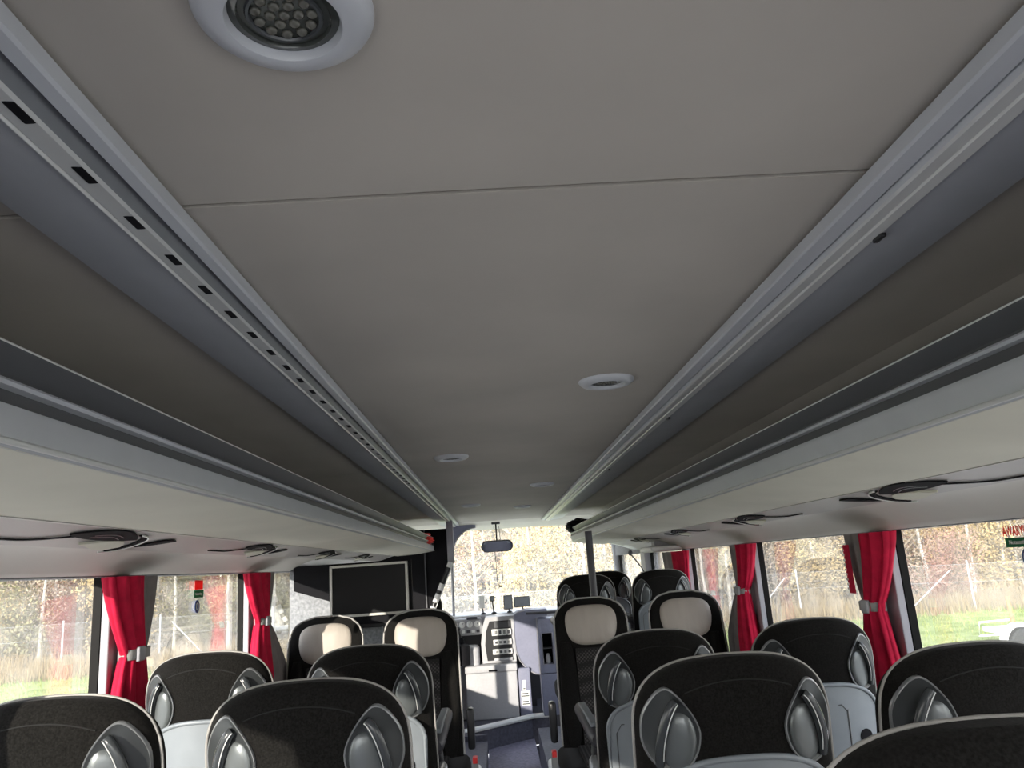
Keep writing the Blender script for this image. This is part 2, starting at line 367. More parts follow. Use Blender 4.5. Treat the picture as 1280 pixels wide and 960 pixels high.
# ------------------------------------------------------------------ luggage racks
def rack(sgn, XS, xw, y1, label):
    """XS: x of lip, crease, strip in/out"""
    xl, xc, s0, s1 = XS['lip'], XS['crease'], XS['s0'], XS['s1']
    t = thing('luggage_rack', label, 'luggage rack', (0, 0, 0))
    y0 = YB
    P = lambda *pts: [(sgn * x, z) for x, z in pts]
    zs0, zs1, zw = XS['zs0'], XS['zs1'], XS['zw']
    b = B(); prism_y(b, P((xl + .012, .205), (xc + .004, .172), (xc + .03, .168), (s0, zs0 + .012), (s1, zs1 + .012), (xw, zw + .03), (xw, .20)), y0, y1)
    obj('shelf', b, 'white', t)
    b = B(); prism_y(b, P((xl, .271), (xl + .006, .274), (xl + .012, .271), (xl + .03, .236), (xl + .03, .20), (xl + .022, .20), (xl + .022, .245)), y0, y1)
    obj('raised_guard', b, 'groove', t)
    b = B(); tube(b, [(sgn * (xl + .004), y0, .272), (sgn * (xl + .004), y1, .272)], .0035, 8); obj('bright_edge', b, 'chrome', t, True)
    b = B(); prism_y(b, P((xl + .0, .231), (xl + .003, .2345), (xl + .024, .234), (xl + .024, .226), (xl + .003, .227)), y0, y1); obj('lower_rim', b, 'railgrey', t)
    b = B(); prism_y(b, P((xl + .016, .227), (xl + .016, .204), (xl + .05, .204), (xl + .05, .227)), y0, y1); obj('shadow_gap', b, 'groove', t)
    # fascia with rounded lower edge
    fl = [(xl + .004, .207), (xl + .001, .198), (xc + .001, .176), (xc + .001, .169), (xc + .005, .163), (xc + .012, .160)]
    b = B(); prism_y(b, P(*(fl + [(xc + .012, .185), (xl + .02, .205)])), y0, y1); obj('fascia', b, 'rackgrey', t, True)
    b = B(); tube(b, [(sgn * (xc + .001), y0, .1655), (sgn * (xc + .001), y1, .1655)], .004, 8); obj('fascia_bead', b, 'railpale', t, True)
    n = 8; ln = []
    for i in range(n + 1):
        u = i / n; ln.append((xc + .010 + (s0 - xc - .010) * u, .1605 + (zs0 - .1605) * u - .006 * math.sin(PI * u)))
    b = B(); prism_y(b, P(*(ln + [(s0, zs0 + .014), (xc + .02, .175)])), y0, y1); obj('underside_panel', b, 'cream', t, True)
    b = B(); prism_y(b, P((s0, zs0 - .002), (s0 + .01, zs0 - .002), (s1, zs1), (s1, zs1 + .014), (s0, zs0 + .014)), y0, y1 - .3); obj('service_strip', b, 'strip', t)
    n = 8; ln = []
    for i in range(n + 1):
        u = i / n; x = s1 + (xw - .008 - s1) * u; ln.append((x, zs1 + (zw - zs1) * (u ** 1.7) - 0.003 * math.sin(PI * u)))
    b = B(); prism_y(b, P(*(ln + [(xw, zw), (xw, zs1 + .03), (s1, zs1 + .014)])), y0, XS['yc']); obj('cove_panel', b, 'cove', t, True)
    # end cap
    b = B(); prism_y(b, P((xl + .004, .236), (xc + .001, .168), (xc + .02, .158), (s0, zs0 - .003), (s0 + .03, .2)), y1, y1 + .015); obj('end_cap', b, 'cream', t)
    return t
LX = dict(lip=.512, crease=.510, s0=.82, s1=.945, zs0=.139, zs1=.105, zw=.050, yc=4.22)
RX = dict(lip=.655, crease=.668, s0=.945, s1=1.05, zs0=.124, zs1=.096, zw=.026, yc=6.3)
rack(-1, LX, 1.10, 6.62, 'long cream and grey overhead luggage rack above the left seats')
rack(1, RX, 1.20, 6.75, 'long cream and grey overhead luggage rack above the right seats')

# ------------------------------------------------------------------ service consoles under the racks
def console(loc, sgn, label, s=1.0):
    """local: x outward across the strip, y forward; the strip is tilted"""
    t = thing('reading_light_console', label, 'reading light', loc, 0, 'reading light consoles under the racks')
    tilt = Matrix.Rotation(math.atan2(0.034, .125) * sgn, 4, 'Y')
    def sweep(name, cl, wf, th, m):          # closed curved blade in the xy plane: centreline + half-width
        b = B(); L = []; R = []
        for i, (x, y) in enumerate(cl):
            a = Vector(cl[max(0, i-1)]); c = Vector(cl[min(len(cl)-1, i+1)]); dd = (c - a).normalized()
            w_ = wf(i / (len(cl) - 1)); L.append((x - dd.y * w_, y + dd.x * w_)); R.append((x + dd.y * w_, y - dd.x * w_))
        poly = L + R[::-1]
        T_ = [b.verts.new((sgn * x, y, 0.002)) for x, y in poly]; U_ = [b.verts.new((sgn * x, y, -th)) for x, y in poly]
        k = len(cl)
        for i in range(k - 1):
            b.faces.new((U_[i], U_[i+1], U_[2*k-2-i], U_[2*k-1-i])); b.faces.new((T_[i], T_[2*k-1-i], T_[2*k-2-i], T_[i+1]))
        for i in range(2*k): b.faces.new((T_[i], T_[(i+1) % (2*k)], U_[(i+1) % (2*k)], U_[i]))
        bmesh.ops.remove_doubles(b, verts=b.verts, dist=1e-5)
        return obj(name, b, m, t, False, tilt)
    N = 28
    # long tail + black grille lens
    cl = [(.030 - .055 * (1 - math.cos(PI * min(1, max(0, (u - .25) / .55)))) / 2, -.46 + .48 * u) for u in [i / N for i in range(N + 1)]]
    sweep('tail_line', cl, lambda u: .0016 + .003 * u, .0006, 'matblack')
    cl = [(-.016 - .012 * math.sin(PI * u), -.22 + .30 * u) for u in [i / N for i in range(N + 1)]]
    sweep('air_grille', cl, lambda u: .0008 + .030 * math.sin(PI * u) ** .8, .0014, 'matblack')
    for k, dx in enumerate((-.022, -.010)):
        cl = [(dx - .012 * math.sin(PI * u), -.13 + .13 * u) for u in [i / N for i in range(N + 1)]]
        sweep('grille_fin', cl, lambda u: .0010, .0020, 'griprim')
    cl = [(.018 + .058 * math.cos(a) * .95, .055 + .075 * math.sin(a)) for a in [PI * 1.02 - PI * .88 * i / N for i in range(N + 1)]]
    sweep('hook_ring', cl, lambda u: .0008 + .011 * math.sin(PI * u) ** .8, .0012, 'matblack')
    cl = [(.018 + .062 * math.cos(a) * .95, .058 + .092 * math.sin(a)) for a in [PI * 1.0 - PI * .95 * i / N for i in range(N + 1)]]
    sweep('chrome_rim', cl, lambda u: .0016, .0024, 'chrome')
    cl = [(.030 - .004 * math.sin(PI * u), -.10 + .19 * u) for u in [i / N for i in range(N + 1)]]
    sweep('lamp_cover', cl, lambda u: .0008 + .029 * (math.sin(PI * min(1, u ** 1.6)) ** .8), .0030, 'cream')
    cl = [(.030 - .055 * u - .008 * math.sin(PI * u), .165 + .13 * u) for u in [i / N for i in range(N + 1)]]
    sweep('call_button', cl, lambda u: .0006 + .014 * math.sin(PI * u) ** .8, .0016, 'matblack')
    return t
names = ['second', 'third', 'fourth', 'fifth']
c0 = console((-.882, 1.84, .119), -1, 'black swirl reading light console, nearest under the left rack')
for i, yy in enumerate((2.98, 4.12)):
    dup(c0, (-.882, yy, .119), 0, ['swirl reading light console under left rack between the two red curtains', 'small swirl reading light console on left above the wall screen'][i])
dup(c0, (-.882, 5.25, .119), 0, 'smallest farthest swirl console under the front end of left rack')
c1 = console((.9975, 1.86, .107), 1, 'black swirl reading light console nearest under the right rack')
for i, yy in enumerate((3.02, 4.17, 5.3)):
    dup(c1, (.9975, yy, .107), 0, ['swirl reading light console under right rack above the middle window', 'small swirl reading light console under right rack above facing seats', 'farthest tiny swirl console under right rack near the pole'][i])

# ------------------------------------------------------------------ ceiling spotlights
def spot(loc, r, label):
    t = thing('ceiling_light', label, 'ceiling light', loc, 0, 'round ceiling spotlights along the aisle')
    b = B(); lathe(b, [(r, .004), (r, -.001), (r * .97, -.005), (r * .88, -.010), (r * .72, -.013), (r * .64, -.012), (r * .615, -.008), (r * .60, .004)], n=56)
    obj('trim_ring', b, 'railgrey', t, True)
    b = B(); lathe(b, [(r * .61, .006), (r * .61, -.004), (r * .52, -.006), (r * .50, -.003), (0.0001, -.0035)], n=40); obj('lens', b, 'lens', t, True)
    b = B(); tube(b, [(r * .40 * math.cos(a), r * .40 * math.sin(a), -.0045) for a in [2*PI*i/32 for i in range(32)]], .0022, 6, True); obj('lens_ring', b, 'bar', t, True)
    b = B()
    for rr, n_ in ((.0, 1), (.16, 6), (.31, 11)):
        for k in range(n_):
            a = 2*PI*k/n_; sphere(b, (r * rr * math.cos(a), r * rr * math.sin(a), -.004), .0048, 8, (1, 1, .6))
    obj('led_cluster', b, 'led', t, True)
    return t
s0 = spot((-.137, .515, .4285), .069, 'large near ceiling spotlight at the top left of the view')
for i, (x, y, l_) in enumerate(((.301, 1.846, 'round ceiling spotlight beside the right rail, second from the viewer'), (-.149, 3.0, 'small round ceiling light left of centre, third from the viewer'), (.285, 4.28, 'small round ceiling light close to the far right rail, fourth away'), (-.15, 5.42, 'tiny far ceiling light on the left near the windscreen'), (.226, 5.85, 'tiny farthest ceiling light on the right near the windscreen'))):
    dup(s0, (x, y, .4285), 0, l_)

# ------------------------------------------------------------------ partition with the screen
b = B(); box(b, XL, -.62, 4.24, 4.30, -1.4, .045); struct('wall_partition', b, 'speck', 'speckled grey felt partition behind the left facing seats')
t = thing('screen_housing', 'black recessed panel surrounding the wall screen on the partition', 'screen housing', (0, 4.22, -.1))
b = B(); prism_y(b, [(-1.07, .17), (-.45, .17), (-.45, -.145), (-.88, -.145), (-.88, -.02), (-1.07, .045)], -.015, .02); obj('back_board', b, 'matblack', t)
b = B(); box(b, -.88, -.45, -.01, .015, -.165, -.145, .004); obj('bottom_lip', b, 'black', t)
t = thing('television', 'flat black screen in a pale silver frame on the partition', 'screen', (-.672, 4.2, -.072), 0)
b = B()
W2, H2, fr = .205, .133, .013
for x0, x1, z0, z1 in ((-W2, W2, H2 - fr, H2), (-W2, W2, -H2, -H2 + fr), (-W2, -W2 + fr, -H2, H2), (W2 - fr, W2, -H2, H2)): box(b, x0, x1, -.02, .01, z0, z1, .003)
obj('frame', b, 'tvframe', t)
b = B(); box(b, -W2 + .01, W2 - .01, -.012, .008, -H2 + .01, H2 - .01); obj('display', b, 'screen', t)
# tall black panel behind the driver, its post and handrail
b = B()
prism_y(b, [(-1.05, .34), (-.385, .34), (-.385, .03), (-.56, -.34), (-.56, -1.28), (-1.05, -1.28)], 6.62, 6.66)
t = tag(obj('driver_screen_panel', b, 'matblack'), 'tall matt black panel behind the driver with slanting edge', 'panel')
b = B(); box(b, -.595, -.585, 6.605, 6.625, -1.2, .34); obj('joint_strip', b, 'groove', t)
b = B(); box(b, -.40, -.345, 6.60, 6.66, .055, .405, .006); tag(obj('grey_post', b, 'pillar'), 'short grey post hanging from ceiling beside the black panel', 'post')
t = thing('slanted_handrail', 'slanting striped black and white handrail beside the black panel', 'handrail', (0, 0, 0))
b = B(); tube(b, [(-.375, 6.58, .06), (-.56, 6.58, -.34)], .020, 10); obj('rail_tube', b, 'black', t, True)
for u0, u1 in ((0, .1), (.42, .55), (.62, .78), (.86, .95)):
    p = Vector((-.375, 6.575, .06)); q = Vector((-.56, 6.575, -.34))
    b = B(); tube(b, [p.lerp(q, u0), p.lerp(q, u1)], .0215, 10); obj('white_band', b, 'white', t, True)
b = B(); tube(b, [(-.35, 6.58, .06), (-.535, 6.58, -.34)], .004, 8); obj('side_wire', b, 'white', t)
# cab divider pole with curved gusset
t = thing('divider_pole', 'slim grey pole with curved top bracket left of the windscreen', 'pole', (-.42, 7.6, 0))
b = B(); tube(b, [(-.02, 0, -1.28), (-.01, 0, -.6), (0, 0, .15)], [.014, .014, .014], 10); obj('pole', b, 'pillar', t, True)
b = B(); pts = []
inner = [(.005 + .24 * (1 - math.cos(a)), .10 + .28 * math.sin(a)) for a in [PI/2 * i / 12 for i in range(13)]]
outer = [(.245, .405), (.20, .41), (.02, .41), (-.01, .41), (-.012, .10)]
prism_y(b, inner + outer, -.02, .02); obj('gusset', b, 'dashblue', t)
b = B(); tube(b, [(x, -.022, z) for x, z in inner], .007, 8); obj('gusset_edge', b, 'pillar', t, True)
# right black pole
t = thing('support_pole', 'dark vertical pole rising behind right facing seat to the rack', 'pole', (.525, 4.32, 0))
b = B(); tube(b, [(0, 0, -1.3), (-.002, 0, -.6), (-.004, 0, .155)], .020, 14); obj('pole', b, 'darkgrey', t, True)
b = B(); lathe(b, [(.04, 0), (.04, .012), (.022, .02), (.0001, .02)], (0, 0, -1.3), 20); obj('foot_flange', b, 'black', t, True)
# bag and red vest at the rack ends
b = B(); bmesh.ops.create_icosphere(b, subdivisions=4, radius=1)
for v in b.verts:
    k = 1 + .12 * math.sin(5 * v.co.x + 2) * math.cos(6 * v.co.y) + .05 * math.sin(17 * v.co.z + 9 * v.co.x); v.co = Vector((v.co.x * .13 * k, v.co.y * .15 * k, max(-.8, v.co.z) * .062 * k))
o = obj('black_bag', b, 'matblack', None, True); o.location = (.74, 6.62, .285); tag(o, 'crumpled black bag lying on the front end of the right rack', 'bag')
b = B(); bmesh.ops.create_icosphere(b, subdivisions=4, radius=1)
for v in b.verts:
    k = 1 + .18 * math.sin(7 * v.co.x + 3 * v.co.y) * math.cos(5 * v.co.y + v.co.z * 4) + .08 * math.sin(19 * v.co.z + 11 * v.co.x); v.co = Vector((v.co.x * .10 * k, v.co.y * .30 * k, max(-.7, v.co.z) * .055 * k))
o = obj('red_cloth', b, 'redcloth', None, False); o.location = (-.60, 6.30, .248); tag(o, 'crumpled bright red cloth on the front end of the left rack', 'cloth')

# flip-down monitor and gooseneck on the right
t = thing('folded_monitor', 'flat white folded box hanging under the right rack near the front', 'folding monitor', (1.09, 5.15, .055))
b = B(); box(b, -.105, .10, -.20, .20, -.032, .0, .012); obj('housing', b, 'white', t, True)
b = B(); box(b, -.085, .075, -.17, .17, -.036, -.031, .002); obj('lid', b, 'tvframe', t)
b = B(); box(b, -.05, .05, -.05, .05, 0, .035, .004); obj('hinge_mount', b, 'pillar', t)
t = thing('gooseneck_microphone', 'thin black gooseneck microphone beside the front right pillar', 'microphone', (1.05, 6.0, .0))
b = B(); tube(b, [(.10, .1, -.14), (.07, .05, -.09), (.02, 0, -.03), (-.015, 0, .02)], .005, 8); obj('gooseneck', b, 'black', t, True)
b = B(); sphere(b, (-.018, 0, .03), .018, 12, (1, 1, 1.2)); obj('head', b, 'darkgrey', t, True)
b = B(); box(b, .08, .13, .08, .20, -.17, -.12, .006); obj('bracket', b, 'darkgrey', t)

# ------------------------------------------------------------------ seats
def halfw(z, T, W=.187, z0=.975, zb=.50):
    if z > z0:
        u = min(1, (z - z0) / (T - z0)); return W * (1 - u ** 2.9) ** (1 / 2.9)
    return W + .008 * ((z0 - z) / (z0 - zb))
def shape(zr, T, W, sy, cy, d, n=3.0, N=96):
    rings = []
    for z in zr:
        w = max(.012, halfw(z, T, W)); u = max(0, (z - (T - .07)) / .07); dd = d * (1 - .65 * u ** 2)
        ring = []
        for k in range(N):
            a = 2 * PI * k / N; ca, sa = math.cos(a), math.sin(a)
            x = w * math.copysign(abs(ca) ** (2 / n), ca); y = dd * math.copysign(abs(sa) ** (2 / n), sa)
            # the ends curl forward (a wrapped, slightly scooped back)
            ring.append((x, cy(z) + y + sy * .030 * (abs(x) / .19) ** 2.6, z))
        rings.append(ring)
    return rings
TOP = 1.115
ZT = [.975 + .14 * math.sin(PI / 2 * i / 16) for i in range(17)]
ZR = [.42, .46, .52, .60, .68, .75, .81, .86, .90, .94] + ZT[:-1] + [1.1148]
lean = lambda z: -.11 * (z - .45) / .65            # top leans to the rear (-y) for the forward facing seats
def backface(x, z, d=.055, n=2.6):
    w = halfw(z, TOP); u = max(0, (z - (TOP - .07)) / .07); dd = d * (1 - .65 * u ** 2)
    t_ = min(.999, abs(x) / w); y = -dd * (1 - t_ ** n) ** (1 / n)
    return lean(z) + y + .030 * (abs(x) / .19) ** 2.6
def seatA(name, label, group, loc):
    t = thing(name, label, 'seat', loc, 0, group)
    b = B(); loft(b, shape(ZR, TOP, .187, 1, lean, .055, 2.6)); obj('backrest', b, 'fabric', t, True)
    # piping all round the silhouette
    def outline(off, y, z_lo, Tt=TOP):
        pts = []
        zs = [z_lo + (.93 - z_lo) * i / 8 for i in range(9)] + ZT[:-1]
        for z in zs: pts.append((-halfw(z, TOP) - off, lean(z) + y, z))
        w = halfw(ZT[-2], TOP)
        for i in range(1, 8): pts.append((-w + 2 * w * i / 8, lean(1.11) + y - .0, TOP + off * .4 - .0009 * abs(i - 4) / 3))
        for z in zs[::-1]: pts.append((halfw(z, TOP) + off, lean(z) + y, z))
        return pts
    b = B(); tube(b, outline(.001, .018, .50), .0030, 8); obj('piping', b, 'piping', t, True)
    # stitched seam arching across the headrest
    b = B(); pts = []
    for i in range(25):
        x = -.099 + .198 * i / 24; z = 1.077 - .045 * (abs(x) / .15) ** 2.2; pts.append((x, backface(x, z) - .0008, z))
    tube(b, pts, .0013, 5); obj('seam', b, 'seam', t)
    # teardrop grips on both shoulders, following the curved back
    for s in (-1, 1):
        N = 48; tear = []
        for k in range(N):
            a = 2 * PI * k / N
            x = .0500 * math.cos(a); z = .068 * math.sin(a)
            x = x * (1 - (.26 if x < 0 else .08) * max(0, math.sin(a)) ** 1.5) + .004 * max(0, math.sin(a))
            z += .010 * max(0, math.sin(a)) ** 6
            tear.append((x, z))
        on = lambda x, z, h: (s * x, backface(x, z) - h, z)
        CXg, CZg = .128, .990
        def ring(f, h): return [on(min(.955 * halfw(CZg + z * f, TOP), CXg + x * f), CZg + z * f, h) for x, z in tear]
        b = B(); loft(b, [ring(1.03, -.003), ring(1.02, .004), ring(1.0, .0062), ring(.975, .0062), ring(.955, .0045)], cap=False); g = obj('hand_grip', b, 'griprim', t, True)
        b = B(); loft(b, [ring(.96, .0050), ring(.85, .0022), ring(.65, .0014), ring(.4, .0012), ring(.15, .0012), ring(.001, .0012)], cap=False); obj('grip_bowl', b, 'grip', g, True)
        b = B(); rr = []
        for f, h in ((1, .0), (.97, .005), (.85, .0085), (.6, .0105), (.3, .0115), (.001, .0115)):
            rr.append([on(.117 + (.0325 * math.cos(a)) * f, .976 + (.050 * math.sin(a) - .006 * math.cos(a)) * f, h) for a in [2*PI*k/32 for k in range(32)]])
        loft(b, rr, cap=False); obj('grip_boss', b, 'grip2', g, True)
        P_ = [(.118, 1.044, .006), (.127, 1.034, .012), (.140, 1.006, .016), (.149, .970, .016), (.151, .934, .007)]
        pts = []; NB = 24
        for i in range(NB + 1):       # smooth curve through the control points
            u = i / NB * (len(P_) - 1); k = min(len(P_) - 2, int(u)); f = u - k
            p0, p1, p2, p3 = [Vector(P_[min(len(P_) - 1, max(0, q))]) for q in (k - 1, k, k + 1, k + 2)]
            pts.append(.5 * ((2 * p1) + (p2 - p0) * f + (2 * p0 - 5 * p1 + 4 * p2 - p3) * f * f + (3 * p1 - p0 - 3 * p2 + p3) * f ** 3))
        b = B(); tube(b, [on(*p) for p in pts], [.0085 + .002 * math.sin(PI * i / NB) for i in range(NB + 1)], 10); obj('grip_bar', b, 'bar', g, True)
        b = B(); tube(b, [on(p.x - .0045, p.z if False else p.y, p.z + .0085) for p in pts[2:-2]], .0010, 6); obj('grip_bar_edge', b, 'chrome', g, True)
    # grey rear shell with folded table
    topz = lambda x: .862 + .080 * math.sqrt(max(0, 1 - min(1, abs(x) / .163) ** 2.8))
    def shell(x0, x1, z0, n=32):
        pts = [(x1 * -math.cos(PI * i / n), topz(x1 * math.cos(PI * i / n))) for i in range(n + 1)] + [(x1, z0), (x0, z0)]
        return [(x, yf(x, z) - .014, z) for x, z in pts], [(x, yf(x, z) + .01, z) for x, z in pts]
    yf = lambda x, z: lean(.80) * (z / .80) - .055 + .045 * (abs(x) / .19) ** 2.4
    b = B(); Am, Bm = shell(-.163, .163, .70)
    va = [b.verts.new(p) for p in Am]; vb = [b.verts.new(p) for p in Bm]
    k = len(va)
    for i in range(k): b.faces.new((va[i], va[(i+1) % k], vb[(i+1) % k], vb[i]))
    # front skin as horizontal strips
    xs = [-.163 * math.cos(PI * i / 16) for i in range(17)]
    G = [[b.verts.new((x, yf(x, zz) - .014, zz)) for zz in [.70 + (topz(x) - .70) * j / 6 for j in range(7)]] for x in xs]
    for i in range(16):
        for j in range(6): b.faces.new((G[i][j], G[i+1][j], G[i+1][j+1], G[i][j+1]))
    obj('rear_shell', b, 'shell', t, True)
    b = B(); E_ = [(x, yf(x, z) - .014, z) for x, z in [(p[0], p[2]) for p in Am]]; tube(b, E_[:-1] + [E_[-1]], .006, 8, True); obj('shell_rim', b, 'shell', t, True)
    b = B(); o1 = [(-.140, .72), (-.140, .855), (-.125, .878), (.045, .888), (.06, .87), (.06, .72)]
    tube(b, [(x, yf(x, z) - .0145, z) for x, z in o1], .0016, 6, True); ft = obj('folded_table', b, 'groove', t)
    b = B(); tube(b, [(x, yf(x, z) - .0145, z) for x, z in [(.06 + .001, .74), (.062, .82), (.062, .875)]], .002, 6); obj('table_hinge', b, 'griprim', ft)
    b = B(); hole = [(.112 + .020 * math.cos(a), .80 + .020 * math.sin(a)) for a in [2*PI*i/24 for i in range(24)]]
    A_ = [b.verts.new((x, yf(x, z) - .0165, z)) for x, z in hole]; b.faces.new(A_)
    C_ = [b.verts.new((x, yf(x, z) - .010, z)) for x, z in hole]
    for i in range(24): b.faces.new((A_[i], A_[(i+1) % 24], C_[(i+1) % 24], C_[i]))
    obj('cup_holder', b, 'matblack', t)
    for z in (.745, .80): 
        b = B(); sphere(b, (-.075, yf(-.075, z) - .014, z), .0045, 10, (1, .6, 1)); obj('screw', b, 'griprim', t, True)
    # cushion, base, arm pivots and armrests
    b = B(); box(b, -.215, .215, -.02, .44, .37, .475, .035); obj('cushion', b, 'fabric', t, True)
    b = B(); box(b, -.20, .20, -.03, .40, .30, .37, .01); obj('seat_frame', b, 'darkgrey', t)
    for s in (-1, 1):
        b = B(); tube(b, [(s * .15, .03, 0), (s * .15, .10, .31)], .018, 8); tube(b, [(s * .15, .34, 0), (s * .15, .30, .31)], .018, 8); tube(b, [(s * .15, .0, .01), (s * .15, .38, .01)], .014, 8)
        obj('leg', b, 'darkgrey', t, True)
        b = B(); loft(b, [[(s * .205 + s * q, lean(.68) + .02 + .026 * rr_ * math.cos(a), .73 + .055 * rr_ * math.sin(a)) for a in [2*PI*i/24 for i in range(24)]] for q, rr_ in ((-.010, 1), (.004, 1), (.012, .82), (.014, .4))]); obj('arm_pivot', b, 'griprim', t, True)
        b = B(); tube(b, [(s * .185, -.012, .822), (s * .185, .0, .824), (s * .187, .20, .835), (s * .19, .40, .835), (s * .19, .412, .845)], [.016, .024, .025, .022, .015], 14); ar_ = obj('armrest', b, 'darkgrey', t, True)
        b = B(); tube(b, [(s * .19, .03, .81), (s * .20, .05, .66), (s * .212, .06, .46)], .011, 8); obj('arm_strut', b, 'darkgrey', ar_, True)
        b = B(); box(b, s * .187 - .012, s * .187 + .012, .03, .37, .848, .862, .004); pd = obj('arm_pad', b, 'shell', ar_, True)
    return t
def seatB(name, label, group, loc):
    loc = (loc[0], loc[1], loc[2] + .02)
    """faces -y (towards the rear of the coach)"""
    t = thing(name, label, 'seat', loc, 0, group)
    ln = lambda z: .11 * (z - .45) / .65
    b = B(); loft(b, shape(ZR, TOP, .178, -1, ln, .055, 2.8)); obj('backrest', b, 'fabric', t, True)
    def front(x, z, d=.055):
        u = max(0, (z - (TOP - .07)) / .07); dd = d * (1 - .65 * u ** 2); w = max(.02, halfw(z, TOP, .178))
        return ln(z) - dd * (1 - min(.98, abs(x) / w) ** 2.8) ** (1 / 2.8) - .030 * (abs(x) / .19) ** 2.6
    # beige headrest cushion
    b = B(); rings = []
    for f, y in ((1.0, .012), (1.0, -.004), (.95, -.013), (.84, -.020), (.6, -.026), (.3, -.028), (.001, -.028)):
        ring = []
        for k in range(44):
            a = 2*PI*k/44; ca, sa = math.cos(a), math.sin(a)
            x = .128 * math.copysign(abs(ca) ** .62, ca) * f; z = .093 * math.copysign(abs(sa) ** .62, sa) * f
            x *= 1 - .10 * max(0, -z / .093) 
            wr = .0016 * math.sin(x * 130 + z * 30) * math.sin(PI * min(1, (1 - f) * 3)) 
            ring.append((x, front(x * .8, .992 + z * .9) + y + .006 + wr, .992 + z))
        rings.append(ring)
    loft(b, rings, cap=False); obj('headrest', b, 'leather', t, True)
    # patterned centre pad
    b = B(); xs = [-.088 + .176 * i / 8 for i in range(9)]; zs = [.46 + .43 * j / 10 for j in range(11)]
    G = [[b.verts.new((x, front(x, z) - .010 - .004 * math.cos(x / .088 * PI / 2), z)) for z in zs] for x in xs]
    for i in range(8):
        for j in range(10): b.faces.new((G[i][j], G[i+1][j], G[i+1][j+1], G[i][j+1]))
    H = [[b.verts.new((x, front(x, z) + .012, z)) for z in zs] for x in (xs[0], xs[-1])]
    for j in range(10): b.faces.new((G[0][j], G[0][j+1], H[0][j+1], H[0][j])); b.faces.new((G[-1][j+1], G[-1][j], H[1][j], H[1][j+1]))
    obj('centre_pad', b, 'pattern', t, True)
    for s in (-1, 1):
        b = B(); rings = []
        for i, z in enumerate([.46 + .46 * j / 14 for j in range(15)]):
            e_ = math.sin(PI * (i + .6) / 15.2) ** .35
            ring = []
            for k in range(16):
                a = 2*PI*k/16; ring.append((s * (.130 + .044 * math.cos(a) * e_), front(.130, z) + .006 - .030 * math.sin(a) * e_, z))
            rings.append(ring)
        loft(b, rings); obj('side_bolster', b, 'fabric', t, True)
        b = B(); pts = []
        zz = [.47 + .5 * i / 8 for i in range(9)] + [1.0, 1.02, 1.04, 1.06, 1.075, 1.088, 1.098, 1.106, 1.111]
        for z in zz: pts.append((s * (halfw(z, TOP, .178) + .002), ln(z) - .022 - .022 * (z < 1.09), z))
        w = halfw(1.111, TOP, .178)
        for i in range(1, 6): pts.append((s * w * (1 - i / 5), ln(1.11) - .018, 1.1165))
        tube(b, pts, .0045, 8); obj('piping', b, 'piping', t, True)
    b = B(); box(b, -.215, .215, -.44, .02, .36, .465, .04); obj('cushion', b, 'fabric', t, True)
    b = B(); box(b, -.12, .12, -.41, .0, .46, .472, .004); obj('cushion_inset', b, 'pattern', t)
    b = B(); box(b, -.20, .20, -.40, .03, .29, .37, .01); obj('seat_frame', b, 'darkgrey', t)
    for s in (-1, 1):
        b = B(); tube(b, [(s * .15, -.34, 0), (s * .15, -.30, .31)], .018, 8); tube(b, [(s * .15, -.03, 0), (s * .15, -.1, .31)], .018, 8); tube(b, [(s * .15, 0, .01), (s * .15, -.38, .01)], .014, 8)
        obj('leg', b, 'darkgrey', t, True)
    return t
def aisle_arm(t, s):
    """padded armrest, white side cover and belt buckle on the aisle side of a facing seat"""
    b = B(); box(b, s * .222 - .017, s * .222 + .017, -.02, .045, .48, .66, .014); obj('armrest', b, 'black', t, True)
    b = B(); box(b, min(s * .225, s * .262), max(s * .225, s * .262), -.36, -.02, .20, .42, .015); o = obj('side_cover', b, 'white', t, True)
    b = B(); box(b, min(s * .232, s * .258), max(s * .232, s * .258), -.30, -.255, .42, .505, .005); o = obj('belt_buckle', b, 'tie', t, True)
    b = B(); box(b, min(s * .235, s * .255), max(s * .235, s * .255), -.304, -.259, .485, .509, .003); obj('release_button', b, 'redbtn', o)
GA = 'black coach seats seen from behind'
sa = seatA('coach_seat', 'black seat nearest right, cropped by bottom right corner of the view', GA, (.478, .92, PLAT + .022))
for (x, y, z, lab) in (
    (-.366, 1.62, .024, 'black aisle seat, nearest left of the aisle, half in sunlight'),
    (-.822, 1.62, .028, 'black window seat at the bottom left corner under green view'),
    (-.372, 2.36, .015, 'black aisle seat left, just in front of the beige headrests'),
    (-.811, 2.36, .028, 'black window seat left with pale grey shell beside red curtain'),
    (.427, 1.63, .013, 'large black seat centre right of the aisle, in full shade'),
    (.900, 1.63, .0, 'black window seat at right edge with dark teardrop grip'),
    (.430, 2.36, .0, 'black aisle seat on the right directly behind the facing seats'),
    (.878, 2.36, .0, 'black window seat right with cup hole beside large red curtain'),
    (.525, 4.80, .12, 'black seat beyond dark pole, near the front on the right'),
    (.975, 4.80, .12, 'small black window seat at front right near gooseneck microphone'),
    (.750, 5.55, .12, 'farthest black seat mostly hidden behind the pole seat')):
    z += PLAT
    o = dup(sa, (x, y, z), 0, lab, None, (.93, 1, 1) if y > 2 else None)
    if y < 1.7:
        for c in list(o.children):
            if c.name.startswith('armrest'):
                for q in list(c.children): bpy.data.objects.remove(q)
                bpy.data.objects.remove(c)
GB = 'facing seats with beige headrests'
sb = seatB('facing_seat', 'facing seat with beige headrest at left window before the partition', GB, (-.846, 3.88, PLAT))
sl_ = dup(sb, (-.386, 3.88, PLAT + .02), 0, 'facing seat with beige headrest left of the aisle', GB)
